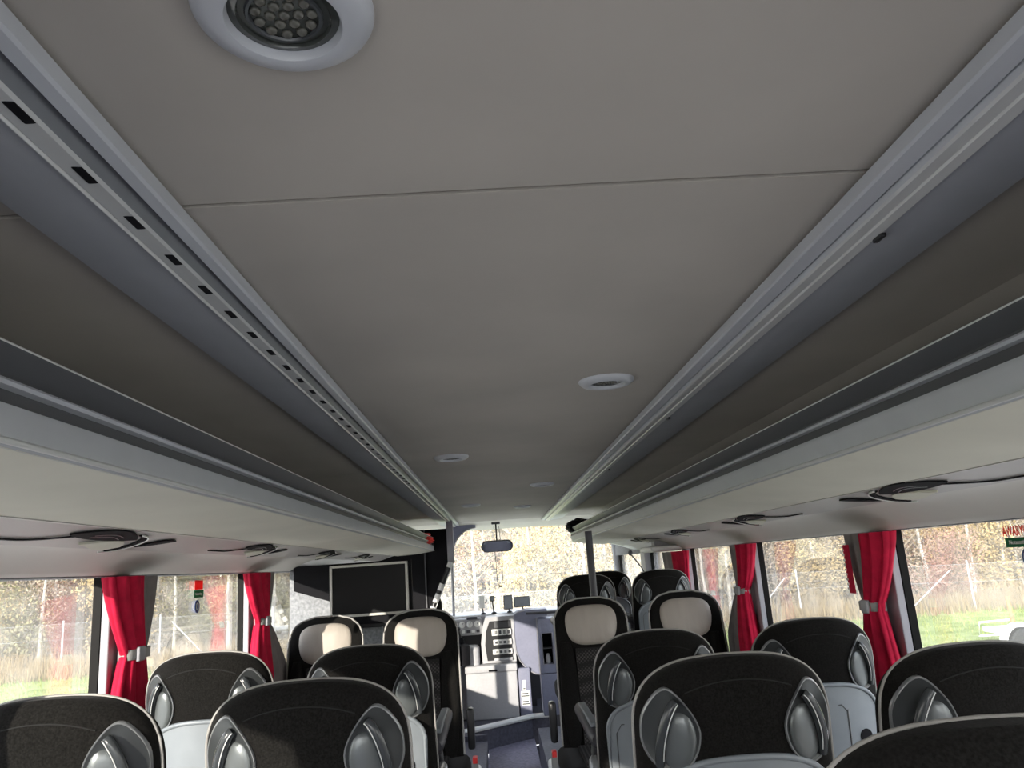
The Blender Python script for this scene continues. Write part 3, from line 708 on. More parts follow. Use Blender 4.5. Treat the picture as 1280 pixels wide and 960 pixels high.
sr_ = dup(sb, (.446, 3.88, PLAT + .02), 0, 'facing seat with grey beige headrest right of the aisle, by dark pole', GB)
dup(sb, (.915, 3.88, PLAT + .02), 0, 'facing seat with beige headrest at the right window', GB)
aisle_arm(sl_, 1); aisle_arm(sr_, -1)
# second pair of podiums under the front right seats
b = B(); box(b, .24, XR, 4.5, 6.2, PLAT, PLAT + .12); struct('trim_7', b, 'floordark', 'higher dark podium below the front right seats')

# ------------------------------------------------------------------ curtains
def curtain(name, label, x, sgn, zt, y_top, y_tie, y_bot, g_top, g_tie, g_bot, ztie, zb=-.66):
    """y_*: (rear,front) extents of the red cloth; g_*: front extent of the grey lining"""
    t = thing(name, label, 'curtain', (x, (y_top[0] + y_top[1]) / 2, 0), 0, 'tied red window curtains')
    yc = (y_top[0] + y_top[1]) / 2
    def cloth(nm, tops, ties, bots, m, dep, nf, xo, ph):
        b = B(); rings = []
        NZ = 26
        for i in range(NZ + 1):
            z = zt + (zb - zt) * i / NZ
            if z > ztie:
                u = (zt - z) / (zt - ztie); e_ = u ** 1.5; a0 = tops[0] + (ties[0] - tops[0]) * e_; a1 = tops[1] + (ties[1] - tops[1]) * e_
                dd = dep * (1 - .35 * u)
            else:
                u = min(1, (ztie - z) / .22); e_ = u ** .8; a0 = ties[0] + (bots[0] - ties[0]) * e_; a1 = ties[1] + (bots[1] - ties[1]) * e_
                dd = dep * (.65 + .45 * u)
            c = (a0 + a1) / 2 - yc; w = (a1 - a0) / 2; ring = []
            N = 96
            for k in range(N):
                a = 2*PI*k/N
                f = 1 + .46 * math.sin(nf * a + ph + 1.2 * u) + .16 * math.sin((nf * 2 + 1) * a + 2 * ph)
                px_ = dd * math.sin(a) * f; py_ = w * math.cos(a) * (1 + .03 * math.sin(nf * a + ph))
                ring.append((xo + px_, c + py_, z))
            rings.append(ring)
        loft(b, rings); return obj(nm, b, m, t, True)
    cloth('lining', (y_top[1] - .05, g_top), (y_tie[1] - .04, g_tie), (y_bot[1] - .05, g_bot), 'lining', .018, 7, -sgn * -.004, .5)
    cloth('red_cloth', y_top, y_tie, y_bot, 'red', .030, 9, 0, 1.0)
    b = B(); c0_ = y_tie[0] - yc; c1_ = g_tie - yc; pts = []
    for k in range(28):
        a = 2*PI*k/28; pts.append((.027 * math.copysign(abs(math.sin(a)) ** .6, math.sin(a)), (c0_ + c1_) / 2 + (c1_ - c0_) / 2 * math.copysign(abs(math.cos(a)) ** .6, math.cos(a)), ztie))
    R_ = []
    for p in pts: R_.append(p)
    outer = [(p[0], p[1], p[2]) for p in pts]
    rings = [[(p[0] * f_, p[1], p[2] + dz) for p in pts] for f_, dz in ((1, -.014), (1.06, -.013), (1.06, .013), (1, .014))]
    loft(b, rings, cap=False); tie = obj('tie_strap', b, 'tie', t, True)
    b = B(); box(b, -sgn * .029 - .006, -sgn * .029 + .006, c0_ + .02, c0_ + .06, ztie - .02, ztie + .02, .004); obj('strap_clasp', b, 'pillar', tie, True)
    return t
curtain('curtain', 'large red curtain tied at the nearest left window pillar', -1.055, -1, .044, (2.18, 2.355), (2.29, 2.40), (2.22, 2.43), 2.49, 2.42, 2.45, -.172)
curtain('curtain', 'smaller red curtain at the second left pillar before the partition', -1.055, -1, .044, (3.385, 3.66), (3.54, 3.65), (3.47, 3.68), 3.76, 3.68, 4.0, -.165)
cr = curtain('curtain', 'large red curtain tied at the nearest right window pillar', 1.155, 1, .022, (2.26, 2.42), (2.395, 2.475), (2.345, 2.53), 2.56, 2.50, 2.55, -.198)
b = B(); box(b, -.035, -.031, .135, .175, -.16, -.01, .002)
hk = obj('hook_tape', b, 'red', cr)
b = B()
for i in range(9): box(b, -.037, -.034, .168, .178, -.15 + i * .015, -.143 + i * .015)
obj('hooks', b, 'white', hk)
curtain('curtain', 'narrow red and grey curtain at the middle right pillar', 1.155, 1, .022, (3.52, 3.67), (3.67, 3.75), (3.65, 3.80), 3.83, 3.81, 4.06, -.188)
curtain('curtain', 'short far red curtain at the front right window', 1.155, 1, .015, (4.75, 5.06), (4.82, 5.05), (4.80, 5.15), 5.42, 5.3, 5.45, -.25)

curtain('curtain', 'unseen red curtain added behind the viewer to shade the left aisle seat', -1.055, -1, .044, (-.35, -.02), (-.25, -.05), (-.30, .0), .10, .02, .1, -.17)  # out of view, added for the shadow it casts on the left seats

# ------------------------------------------------------------------ window stickers
def text(name, s, size, m, parent, loc, rot):
    cu = bpy.data.curves.new(name, 'FONT'); cu.body = s; cu.size = size; cu.extrude = 0.0003; cu.align_x = 'LEFT'; cu.materials.append(MT[m])
    tmp = bpy.data.objects.new(name, cu); cu.offset = .0004 if size > .02 else 0
    me = bpy.data.meshes.new_from_object(tmp); bpy.data.objects.remove(tmp)
    o = bpy.data.objects.new(name, me); COL.objects.link(o); o.parent = parent; o.location = loc; o.rotation_euler = rot
    return o
def plate(bm, y0, y1, z0, z1, th=.0012): box(bm, 0, th, y0, y1, z0, z1)
# right side: text reads towards the rear (its left end is nearer the windscreen)
RT = (PI/2, 0, -PI/2)
t = thing('emergency_exit_sign', 'red lettering above green label on the right window edge', 'sticker', (1.232, 1.86, 0))
o = text('red_lettering', 'AWARYJNE', .030, 'stred', t, (-.001, .012, -.013), RT); o.scale = (.70, 1.1, 1)
b = B(); plate(b, -.18, .010, -.040, -.018); g = obj('green_label', b, 'green', t)
text('label_lettering', 'Notausstieg', .014, 'stwhite', g, (-.001, -.004, -.033), RT)
b = B(); lathe(b, [(.026, 0), (.026, .0012), (.0001, .0012)], n=32); o = tag(obj('round_sticker', b, 'blue', None, False, Matrix.Rotation(-PI/2, 4, 'Y')), 'round dark blue sticker at right edge of the right window', 'sticker'); o.location = (1.236, 1.80, -.066)
b = B(); tube(b, [(0, .018 * math.cos(a), .018 * math.sin(a)) for a in [2*PI*i/24 for i in range(24)]], .0015, 5, True); r_ = obj('white_ring', b, 'stwhite', o); r_.location = (-.001, 0, 0)
LT = (PI/2, 0, PI/2)
t = thing('emergency_exit_label', 'red patch above small green label on the left window', 'sticker', (-1.135, 3.05, 0))
b = B(); plate(b, -.04, .04, -.008, .026); obj('red_patch', b, 'stred', t)
b = B(); plate(b, -.045, .048, -.038, -.010); g = obj('green_label', b, 'green', t)
text('label_lettering', 'Notausstieg', .014, 'stwhite', g, (.0025, -.040, -.028), LT)
b = B(); lathe(b, [(.024, 0), (.024, .0012), (.0001, .0012)], n=32); o = tag(obj('oval_sticker', b, 'blue', None, False, Matrix.Rotation(PI/2, 4, 'Y')), 'small dark blue oval sticker below the green label on left window', 'sticker'); o.location = (-1.140, 3.05, -.070)
b = B(); tube(b, [(0, .012 * math.cos(a), .012 * math.sin(a)) for a in [2*PI*i/24 for i in range(24)]], .0022, 5, True); r_ = obj('white_ring', b, 'stwhite', o); r_.location = (.0015, 0, 0)

# ------------------------------------------------------------------ driver's cab
t = thing('dashboard', 'pale grey dashboard with instruments below the windscreen', 'dashboard', (0, 7.4, CAB))
g = lambda z: z - CAB
b = B(); box(b, XL, 1.15, .08, .62, g(-.60), g(-.43), .03); obj('dash_top', b, 'dash', t, True)
b = B(); box(b, XL, -.16, -.02, .12, g(-.60), g(-.45), .03); obj('instrument_binnacle', b, 'dash', t, True)
for i in range(4):
    b = B(); lathe(b, [(.028, 0), (.028, .006), (.024, .008), (.0001, .006)], n=24)
    o = obj('gauge', b, 'stwhite', t, True, Matrix.Translation((-.41 + i * .068, -.024, g(-.50))) @ Matrix.Rotation(PI/2, 4, 'X'))
    b = B(); tube(b, [(-.41 + i * .068, -.034, g(-.50)), (-.40 + i * .068, -.034, g(-.485))], .002, 5); obj('needle', b, 'black', o)
for i in range(6):
    b = B(); box(b, -.44 + i * .045, -.41 + i * .045, -.030, -.02, g(-.575), g(-.55), .003); obj('switch', b, 'darkgrey' if i % 2 else 'stwhite', t)
b = B(); box(b, -.30, -.20, -.035, .0, g(-.46), g(-.435), .006); obj('hood', b, 'darkgrey', t)
b = B(); box(b, XL, .3, .20, .62, 0, g(-.60)); obj('dash_base', b, 'darkgrey', t)
t = thing('centre_stack', 'tall centre control stack with display and slots in the dashboard', 'control panel', (0, 7.2, CAB))
b = B(); prism_y(b, [(-.17, g(-.83)), (-.175, g(-.66)), (-.155, g(-.52)), (-.125, g(-.44)), (.13, g(-.44)), (.13, g(-.83))], 0, .25); obj('surround', b, 'dash', t)
b = B(); prism_y(b, [(-.125, g(-.81)), (-.14, g(-.68)), (-.125, g(-.56)), (-.09, g(-.475)), (.10, g(-.475)), (.10, g(-.81))], -.006, .01); obj('dark_face', b, 'black', t)
b = B(); box(b, -.05, .09, -.016, .0, g(-.535), g(-.485), .004); obj('display', b, 'groove', t)
for k, (z0, z1) in enumerate(((-.60, -.545), (-.68, -.635), (-.76, -.715), (-.815, -.79))):
    b = B(); box(b, -.075 + .01 * (k % 2), .10, -.024, .0, g(z0), g(z1), .006); o = obj('control_unit', b, 'stwhite' if k != 3 else 'dash', t, True)
    for j in range(4 if k < 3 else 0):
        b = B(); box(b, -.05 + j * .038, -.028 + j * .038, -.030, -.02, g(z0) + .012, g(z1) - .012, .003); obj('button', b, 'darkgrey' if (j + k) % 2 else 'tie', o)
t = thing('console_box', 'light grey storage box in front of the centre stack', 'storage box', (-.09, 7.1, CAB))
b = B(); box(b, -.235, .215, 0, .34, .0, .385, .012); obj('body', b, 'dash', t, True)
b = B(); box(b, -.240, .220, -.012, .34, .385, .445, .012); ld = obj('lid', b, 'dash', t, True)
b = B(); box(b, -.03, .045, -.016, -.004, .392, .408, .003); obj('handle_slot', b, 'matblack', ld)
b = B(); box(b, .225, .33, .02, .36, 0, .40, .01); obj('side_flank', b, 'dashblue', t, True)
for k, (x0, x1, z0, z1) in enumerate(((.255, .285, .215, .30), (.24, .315, .155, .21), (.24, .315, .09, .15))):
    b = B(); box(b, x0, x1, .014, .019, z0, z1, .001); o = obj('label_sticker', b, 'stwhite', t)
    b = B(); box(b, x0 + .006, x1 - .006, .012, .0145, z0 + .010, z0 + .02); box(b, x0 + .010, x1 - .012, .012, .0145, z0 + .03, z0 + .04); obj('print', b, 'groove', o)
t = thing('curved_dash_panel', 'curved blue grey dashboard panel right of the centre stack', 'dashboard panel', (.13, 7.16, CAB))
b = B(); pts = [(.0, g(-.44)), (.03, g(-.415)), (.10, g(-.40)), (.30, g(-.40)), (.30, g(-.46)), (.20, g(-.47)), (.20, g(-.95)), (.16, g(-.94)), (.09, g(-.90)), (.03, g(-.82)), (.0, g(-.74)), (-.008, g(-.6))]
prism_y(b, pts, 0, .30); obj('panel', b, 'dashblue', t)
b = B(); tube(b, [(x, -.004, z) for x, z in pts[5:] + pts[:3]], .006, 6); obj('edge_trim', b, 'pillar', t, True)
b = B(); tube(b, [(.11, -.03, g(-.425)), (.30, -.03, g(-.43)), (.6, -.02, g(-.43))], .012, 8); obj('grab_bar', b, 'darkgrey', t, True)
t = thing('guide_cabinet', 'tall blue grey cabinet with narrow upright opening beside the stairwell', 'cabinet', (.41, 7.08, CAB))
b = B(); box(b, -.075, .30, 0, .30, 0, .34, .01); obj('lower_body', b, 'dashblue', t, True)
b = B(); box(b, -.075, -.045, 0, .30, .345, .80, .006); box(b, .045, .30, 0, .30, .345, .80, .006); box(b, -.05, .05, 0, .30, .345, .42, .004); box(b, -.05, .05, 0, .30, .68, .80, .004); box(b, -.05, .05, .16, .30, .4, .7); obj('upper_body', b, 'dashblue', t, True)
b = B(); box(b, -.046, .046, .13, .16, .42, .68); obj('recess_back', b, 'matblack', t)
b = B(); box(b, -.046, .046, .02, .15, .545, .552); obj('recess_shelf', b, 'groove', t)
b = B(); tube(b, [(-.046, -.002, .42), (.046, -.002, .42), (.046, -.002, .68), (-.046, -.002, .68)], .004, 6, True); obj('recess_rim', b, 'pillar', t)
b = B(); lathe(b, [(.02, 0), (.022, .05), (.014, .08), (.0001, .085)], (.0, .07, .42), 16); tag(obj('small_bottle', b, 'stwhite', None, True), 'small pale bottle standing in the cabinet opening', 'bottle').location = (.41, 7.08, CAB)
# gear lever
t = thing('gear_lever', 'black gear lever with gaiter left of the centre stack', 'gear lever', (-.345, 7.12, -.66))
b = B(); lathe(b, [(.07, -.16), (.07, .0), (.055, .012), (.03, .02), (.022, .05), (.012, .07), (.0001, .072)], n=20); obj('gaiter', b, 'matblack', t, True)
b = B(); tube(b, [(0, 0, .05), (-.02, -.02, .13)], .008, 8); sphere(b, (-.022, -.022, .145), .022, 12); obj('lever', b, 'black', t, True)
b = B(); box(b, -.20, .165, .02, .3, -.62, -.02, .04); tag(obj('gear_console', b, 'dash', None, True), 'rounded pale console carrying the gear lever', 'console').location = (-.36, 7.14, -.66)
# driver seat and steering wheel
t = thing('driver_chair', 'dark driver seat partly hidden behind the black panel', 'driver seat', (-.72, 6.95, CAB))
b = B(); loft(b, shape([z for z in ZR], TOP, .23, 1, lambda z: -.08 * (z - .4), .06, 2.6)); obj('backrest', b, 'fabric', t, True)
b = B(); box(b, -.24, .24, 0, .46, .38, .50, .04); obj('cushion', b, 'fabric', t, True)
b = B(); box(b, -.16, .16, .05, .40, 0, .38, .02); obj('pedestal', b, 'darkgrey', t, True)
t = thing('steering_wheel', 'dark steering wheel in front of the driver seat', 'steering wheel', (-.70, 7.32, -.62))
Rm = Matrix.Rotation(math.radians(35), 4, 'X')
b = B(); tube(b, [(.22 * math.cos(a), .22 * math.sin(a), 0) for a in [2*PI*i/40 for i in range(40)]], .014, 8, True); obj('rim', b, 'black', t, True, Rm)
b = B(); lathe(b, [(.06, -.03), (.065, 0), (.04, .015), (.0001, .02)], n=20); obj('hub', b, 'darkgrey', t, True, Rm)
for k in range(3):
    a = PI/2 + k * 2*PI/3 + PI; b = B(); tube(b, [(0, 0, 0), (.22 * math.cos(a), .22 * math.sin(a), 0)], .012, 8); obj('spoke', b, 'darkgrey', t, True, Rm)
b = B(); tube(b, [(0, 0, 0), (0, .13, -.15)], .03, 10); obj('column', b, 'darkgrey', t, True)
# interior mirror
t = thing('interior_mirror', 'wide rounded rear view mirror hanging at top of windscreen', 'mirror', (.022, 7.35, .183)); t.rotation_euler = (math.radians(11), 0, 0)
def pill(bm, hw, hh, y0, y1, n=14):
    pts = [(hw - hh + hh * math.cos(a), hh * math.sin(a)) for a in [-PI/2 + PI * i / n for i in range(n + 1)]] + [(-hw + hh + hh * math.cos(a), hh * math.sin(a)) for a in [PI/2 + PI * i / n for i in range(n + 1)]]
    prism_y(bm, pts, y0, y1)
b = B(); pill(b, .150, .052, .0, .03); obj('housing', b, 'darkgrey', t)
b = B(); pill(b, .143, .045, -.003, .001); obj('glass', b, 'mirror', t)
b = B(); tube(b, [(.0, .02, .04), (.0, .05, .12), (.0, .1, .205)], .007, 8); obj('stem', b, 'black', t, True)
b = B(); box(b, -.04, .04, .06, .14, .195, .21, .004); obj('mount', b, 'darkgrey', t)
t = thing('hanging_cord', 'thin dark cord loop with a pendant below the mirror', 'cord', (.03, 7.45, .17))
b = B(); tube(b, [(-.028, 0, .20), (-.030, 0, -.05), (-.026, 0, -.30), (-.01, 0, -.345), (.012, 0, -.345), (.026, 0, -.30), (.034, 0, -.05), (.020, 0, .20)], .0028, 6); obj('cord', b, 'groove', t, True)
b = B(); sphere(b, (.0, 0, -.355), .016, 12, (1, .6, .5)); obj('pendant', b, 'black', t, True)
# devices on the dash
def device(name, label, cat, x, z, w, h, m, ym=7.5, cradle=True, tilt=0):
    t = thing(name, label, cat, (x, ym, -.43))
    b = B(); box(b, -w/2, w/2, -.01, .012, z + .43 - h/2, z + .43 + h/2, .008); obj('body', b, m, t, True)
    b = B(); box(b, -w/2 + .008, w/2 - .008, -.013, -.009, z + .43 - h/2 + .008, z + .43 + h/2 - .008, .001); obj('screen', b, 'shell' if m != 'white' else 'stwhite', t)
    b = B(); tube(b, [(0, .02, z + .43 - h * .3), (.008, .04, .02), (.01, .03, .0)], .007, 8); lathe(b, [(.028, 0), (.024, .012), (.008, .02), (.0001, .02)], (.01, .03, 0), 16); obj('stand', b, 'black', t, True)
    return t
d_ = device('phone_holder', 'white phone holder with side arms, leftmost on the dashboard', 'phone holder', -.155, -.315, .052, .115, 'white')
for s in (-1, 1):
    b = B(); tube(b, [(s * .026, 0, .10), (s * .045, -.005, .115), (s * .045, -.015, .13)], .004, 6); obj('clamp_arm', b, 'darkgrey', d_, True)
device('dash_camera', 'small square black camera on the dashboard beside white phone holder', 'camera', -.055, -.292, .050, .050, 'black')
device('ticket_machine', 'upright grey ticket device on the dashboard near the middle', 'device', .092, -.335, .085, .13, 'darkgrey')
device('navigation_screen', 'wide navigation screen, rightmost device on the dashboard', 'navigation device', .222, -.338, .150, .095, 'black')

# ------------------------------------------------------------------ outside
def gmat(name, c1, c2, c3, sc):
    m = mat(name, c1, 0.95, spec=0.1); n = m.node_tree.nodes; l = m.node_tree.links
    t = n.new('ShaderNodeTexCoord'); nt = n.new('ShaderNodeTexNoise'); nt.inputs['Scale'].default_value = sc; nt.inputs['Detail'].default_value = 10; nt.inputs['Roughness'].default_value = .75
    r = n.new('ShaderNodeValToRGB'); r.color_ramp.elements[0].position = .35; r.color_ramp.elements[1].position = .68
    r.color_ramp.elements[0].color = (*c1, 1); r.color_ramp.elements[1].color = (*c3, 1); e = r.color_ramp.elements.new(.5); e.color = (*c2, 1)
    l.new(t.outputs['Object'], nt.inputs['Vector']); l.new(nt.outputs['Fac'], r.inputs[0]); l.new(r.outputs[0], n['Principled BSDF'].inputs['Base Color'])
    return m
MT['lawn'] = gmat('green_lawn', (.11, .15, .04), (.19, .23, .07), (.32, .32, .15), 1.2)
MT['dry'] = gmat('dry_tall_grass', (.12, .09, .05), (.22, .175, .11), (.32, .265, .175), 2.0)
MT['gravel'] = gmat('bounce_gravel', (.34, .32, .29), (.42, .40, .36), (.50, .47, .43), 6)  # for the added pad that bounces light into the coach
MT['bark'] = mat('birch_bark', (.40, .375, .33), .8, noise=6, amt=.35, stretch=(1, 1, .3))
MT['darkbark'] = mat('brown_bark', (.20, .15, .11), .9, noise=6, amt=.35)
def leafmat(name, c):
    m = mat(name, c, .8, noise=1.3, amt=.3, spec=.1)
    b_ = m.node_tree.nodes['Principled BSDF']
    return m
MT['yellow'] = leafmat('yellow_leaves', (.33, .25, .125)); MT['orange'] = leafmat('orange_leaves', (.26, .165, .12))
MT['olive'] = leafmat('olive_leaves', (.20, .19, .10)); MT['tan'] = leafmat('tan_twigs', (.28, .235, .18))
MT['galv'] = mat('galvanised_steel', (.42, .44, .46), .45, metal=.2)
GZ = -2.7
b = B(); box(b, -70, 80, -40, 29.0, GZ - .2, GZ); struct('ground', b, 'lawn', 'bright green lawn outside the coach')
b = B(); box(b, -70, 80, 29.0, 110, GZ - .2, GZ + .02); struct('ground_2', b, 'dry', 'dry tan grassland beyond the lawn')
b = B(); box(b, -16, 22, -40, 13.5, GZ - .1, GZ + .015); struct('ground_3', b, 'gravel', 'pale grey gravel pad, unseen, added to bounce light into the coach')  # out of view, put in so sunlit ground brightens the coach ceiling
# tall dry grass band
def blades(n, xr, yr, h0, h1, w):
    b = B()
    for _ in range(n):
        x = random.uniform(*xr); y = random.uniform(*yr); h = random.uniform(h0, h1) * (.6 + .8 * random.random() ** 3); a = random.uniform(-.8, .8); ww = random.uniform(.5, 1) * w
        dx = math.cos(a) * ww; dy = math.sin(a) * ww; lx = random.uniform(-.25, .25) * h; ly = random.uniform(-.2, .2) * h
        b.faces.new([b.verts.new(p) for p in ((x - dx, y - dy, 0), (x + dx, y + dy, 0), (x + lx + dx * .2, y + ly, h), (x + lx - dx * .2, y + ly, h))])
    return b
o = obj('tall_grass', blades(26000, (-30, 30), (27.3, 35), .15, .62, .022), 'dry'); o.location = (0, 0, GZ)
tag(o, 'band of tall dry tan grass along the wire fence', 'grass', kind='stuff')
o = obj('lawn_grass', blades(16000, (-24, 24), (15.5, 29.5), .04, .15, .020), 'lawn'); o.location = (0, 0, GZ)
tag(o, 'short green grass tufts on the lawn outside', 'grass', kind='stuff')
# trees and bushes
def leaves(b, n, c, r, s, squash=1.0):
    for _ in range(n):
        while True:
            p = Vector((random.uniform(-1, 1), random.uniform(-1, 1), random.uniform(-1, 1)))
            if p.length <= 1: break
        p = Vector((p.x * r[0], p.y * r[1], p.z * r[2])) + Vector(c)
        if p.z < .02: p.z = random.uniform(.02, .4)
        u = Vector((random.gauss(0, 1), random.gauss(0, 1), random.gauss(0, 1))).normalized(); v = u.orthogonal().normalized()
        k = s * random.uniform(.5, 1.3)
        b.faces.new([b.verts.new(p + q) for q in (u * k, v * k * .7, -u * k, -v * k * .7)])
def bush(label, loc, kind, h=3.2, group='autumn bushes behind the fence'):
    t = thing('bush', label, 'bush', loc, 0, group)
    b = B()
    for k in range(7):
        leaves(b, 760, (random.uniform(-1.1, 1.1), random.uniform(-.8, .8), h * random.uniform(.14, .72)), (1.0, .9, h * .32), .052)
    obj('foliage', b, kind, t)
    b = B()
    for k in range(16):
        a = random.uniform(0, 2*PI); e_ = random.uniform(.4, 1.3)
        tube(b, [(0.1 * math.cos(a), .1 * math.sin(a), 0), (.5 * e_ * math.cos(a), .5 * e_ * math.sin(a), h * .5), (1.0 * e_ * math.cos(a) + .2, e_ * math.sin(a), h * .95)], [.03, .02, .008], 5)
    obj('stems', b, 'darkbark' if kind != 'tan' else 'tan', t)
    return t
def birch(label, loc, kind, h=8.5, group='slender birches behind the fence'):
    t = thing('birch_tree', label, 'tree', loc, 0, group)
    b = B(); x = y = 0; pts = []; rs = []
    for i in range(9):
        pts.append((x, y, h * i / 8)); rs.append(.085 * (1 - i / 10)); x += random.uniform(-.10, .10); y += random.uniform(-.06, .06)
    tube(b, pts, rs, 7)
    obj('trunk', b, 'bark', t)
    b = B()
    for k in range(34):
        z = h * random.uniform(.12, .95); a = random.uniform(0, 2*PI); l_ = random.uniform(.6, 1.6) * (1.1 - z / h * .6)
        p = Vector(pts[min(8, int(z / h * 8))]); p.z = z
        tube(b, [p, p + Vector((math.cos(a) * l_ * .5, math.sin(a) * l_ * .5, l_ * .45)), p + Vector((math.cos(a) * l_, math.sin(a) * l_, l_ * .8))], [.022, .014, .006], 4)
    obj('branches', b, 'tan', t)
    b = B()
    leaves(b, 900, (0, 0, h * .62), (1.25, 1.2, h * .36), .05); leaves(b, 250, (0, 0, h * .25), (.9, .9, h * .2), .06)
    obj('leaves', b, kind, t)
    return t
protoB = [bush('round yellow leafed bush behind the wire fence', (14.5, 35.5, GZ), 'yellow'), bush('rusty orange bush behind the wire fence', (19.5, 33.5, GZ), 'orange'),
          bush('olive green bush behind the wire fence', (-12, 37, GZ), 'olive', 2.6), bush('leafless tan twig bush behind the wire fence', (-17, 38, GZ), 'tan')]
protoT = [birch('white trunked birch with sparse yellow leaves behind the fence', (10.8, 37, GZ), 'yellow'), birch('white trunked birch with tan leaf remains behind the fence', (8.4, 36, GZ), 'tan'),
          birch('white trunked birch with sparse olive leaves behind the fence', (-10.5, 36, GZ), 'olive')]
rnd = random.Random(3)
x = -30.0
while x < 34:
    for (ya, yb) in ((36.5, 38.5), (40, 43), (45, 48)):
        k = rnd.choice((0, 1, 3, 3) if x > 0 else (0, 2, 2, 3, 3)); p = protoB[k]
        s = rnd.uniform(.85, 1.35) * (1 if ya < 39 else 1.35); lab = ['yellow leafed', 'rusty orange', 'olive green', 'leafless tan twig'][k] + ' bush in the thicket beyond the fence'
        dup(p, (x + rnd.uniform(-1, 1), rnd.uniform(ya, yb), GZ), rnd.uniform(0, 6.28), lab, 'bushes of the thicket beyond the fence', (s, s, s * rnd.uniform(.85, 1.15)))
    x += 2.35
x = -29.0
while x < 33:
    for (ya, yb) in ((35, 38), (39, 44)):
        k = rnd.choice((0, 1, 1) if x > -4 else (1, 2, 2)); s = rnd.uniform(.8, 1.2)
        lab = 'white trunked birch with %s in the wood edge' % ['sparse yellow leaves', 'tan leaf remains', 'sparse olive leaves'][k]
        dup(protoT[k], (x + rnd.uniform(-.8, .8), rnd.uniform(ya, yb), GZ), rnd.uniform(0, 6.28), lab, 'birches of the wood edge', (s, s, s))
    x += 1.9
# dense wood behind
b = B()
for _ in range(9000):
    x = random.uniform(-50, 55); y = random.uniform(52, 58); z = random.uniform(0, 9)
    u = Vector((random.gauss(0, 1), random.gauss(0, .4), random.gauss(0, 1))).normalized(); v = u.orthogonal().normalized(); k = random.uniform(.3, .7)
    p = Vector((x, y, z)); b.faces.new([b.verts.new(p + q) for q in (u * k, v * k, -u * k, -v * k)])
o = obj('far_woodland', b, 'tan'); o.location = (0, 0, GZ); tag(o, 'dense pale brown woodland far beyond the fence', 'woodland', kind='stuff')
# wire fence
FP = [(-27, 34.4), (-22.3, 33.9), (-17.9, 33.4), (-13.5, 32.3), (-9, 32.1), (-4.5, 32), (0, 32), (4, 32), (8, 31.9), (12.1, 31.8), (17.0, 28.2), (21.3, 25.4), (25.5, 22.8)]
t = thing('wire_fence', 'tall galvanised chain link fence across the far edge of the lawn', 'fence', (0, 0, GZ))
for x, y in FP:
    b = B(); tube(b, [(x, y, 0), (x, y, 1.75)], .035, 8); obj('fence_post', b, 'galv', t, True)
for (x, y), (dx, dy) in (((17.0, 28.2), (-1.9, 1.1)), ((12.1, 31.8), (-1.9, .1)), ((-13.5, 32.3), (1.9, -.1))):
    b = B(); tube(b, [(x + dx, y + dy, 0), (x + dx * .25, y + dy * .25, 1.45)], .025, 8); obj('brace', b, 'galv', t, True)
mm = bpy.data.materials.new('chain_link'); mm.use_nodes = True; n = mm.node_tree.nodes; l = mm.node_tree.links
tc_ = n.new('ShaderNodeTexCoord'); sp_ = n.new('ShaderNodeSeparateXYZ'); l.new(tc_.outputs['Object'], sp_.inputs[0])
outs = []
for sg in (1, -1):
    a = n.new('ShaderNodeMath'); a.operation = 'MULTIPLY'; a.inputs[1].default_value = sg; l.new(sp_.outputs[2], a.inputs[0])
    c = n.new('ShaderNodeMath'); c.operation = 'ADD'; l.new(sp_.outputs[0], c.inputs[0]); l.new(a.outputs[0], c.inputs[1])
    d_ = n.new('ShaderNodeMath'); d_.operation = 'MULTIPLY'; d_.inputs[1].default_value = 14; l.new(c.outputs[0], d_.inputs[0])
    f_ = n.new('ShaderNodeMath'); f_.operation = 'FRACT'; l.new(d_.outputs[0], f_.inputs[0])
    g_ = n.new('ShaderNodeMath'); g_.operation = 'LESS_THAN'; g_.inputs[1].default_value = .05; l.new(f_.outputs[0], g_.inputs[0]); outs.append(g_)
mx = n.new('ShaderNodeMath'); mx.operation = 'MAXIMUM'; l.new(outs[0].outputs[0], mx.inputs[0]); l.new(outs[1].outputs[0], mx.inputs[1])
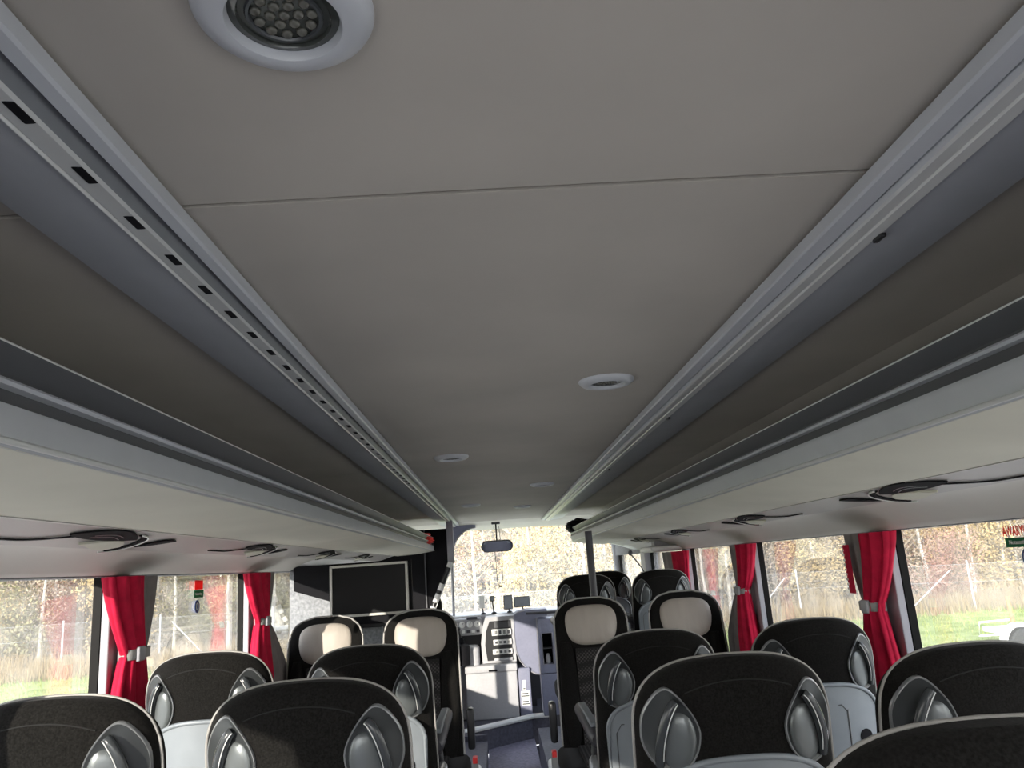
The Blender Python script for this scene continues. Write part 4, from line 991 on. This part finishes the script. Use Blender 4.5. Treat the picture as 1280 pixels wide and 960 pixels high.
l.new(mx.outputs[0], n['Principled BSDF'].inputs['Alpha']); n['Principled BSDF'].inputs['Base Color'].default_value = (.38, .39, .38, 1)
b = B()
for (x0, y0), (x1, y1) in zip(FP[:-1], FP[1:]):
    b.faces.new([b.verts.new(p) for p in ((x0, y0, .05), (x1, y1, .05), (x1, y1, 1.62), (x0, y0, 1.62))])
obj('chain_link_mesh', b, mm, t)
for z in (1.62, 1.0):
    b = B(); tube(b, [(x, y, z) for x, y in FP], .004, 5); obj('tension_wire', b, 'galv', t)
# trailer at the right edge
t = thing('trailer', 'small white trailer with rusty jockey post on the lawn', 'trailer', (11.15, 17.0, GZ), math.radians(-8))
b = B(); tube(b, [(0, .40 * 0 + .28 * math.cos(a) * 0, 0) for a in (0, 1)], .1, 4) if False else lathe(b, [(.20, -.10), (.31, -.10), (.335, -.05), (.335, .05), (.31, .10), (.20, .10)], n=32)
wt = obj('tyre', b, 'black', t, True, Matrix.Translation((0, 0, .335)) @ Matrix.Rotation(PI/2, 4, 'X'))
b = B(); lathe(b, [(.0001, .07), (.05, .09), (.06, .06), (.17, .055), (.20, .09), (.21, .10), (.21, -.1)], n=32); obj('wheel_rim', b, 'white', t, True, Matrix.Translation((0, 0, .335)) @ Matrix.Rotation(PI/2, 4, 'X'))
b = B(); ar = [PI * 1.02 * i / 16 for i in range(17)]
rings = [[(rr_ * math.cos(a), yy, .335 + rr_ * math.sin(a)) for rr_, yy in ((.40, -.16), (.43, -.16), (.43, .14), (.40, .14))] for a in ar]; loft(b, rings); obj('mudguard', b, 'white', t, True)
b = B(); box(b, -.1, 2.6, .16, 1.6, .45, .55, .01); obj('chassis', b, 'white', t)
b = B(); tube(b, [(-.05, .3, .5), (-.75, .3, .5), (-.70, .3, .78), (-.05, .3, .80)], .02, 6); obj('drawbar_loop', b, 'white', t, True)
b = B(); tube(b, [(-.02, .25, .45), (-.04, .25, 1.30)], .045, 8); obj('jockey_post', b, mat('rusty_steel', (.36, .17, .09), .8, noise=9, amt=.3), t, True)
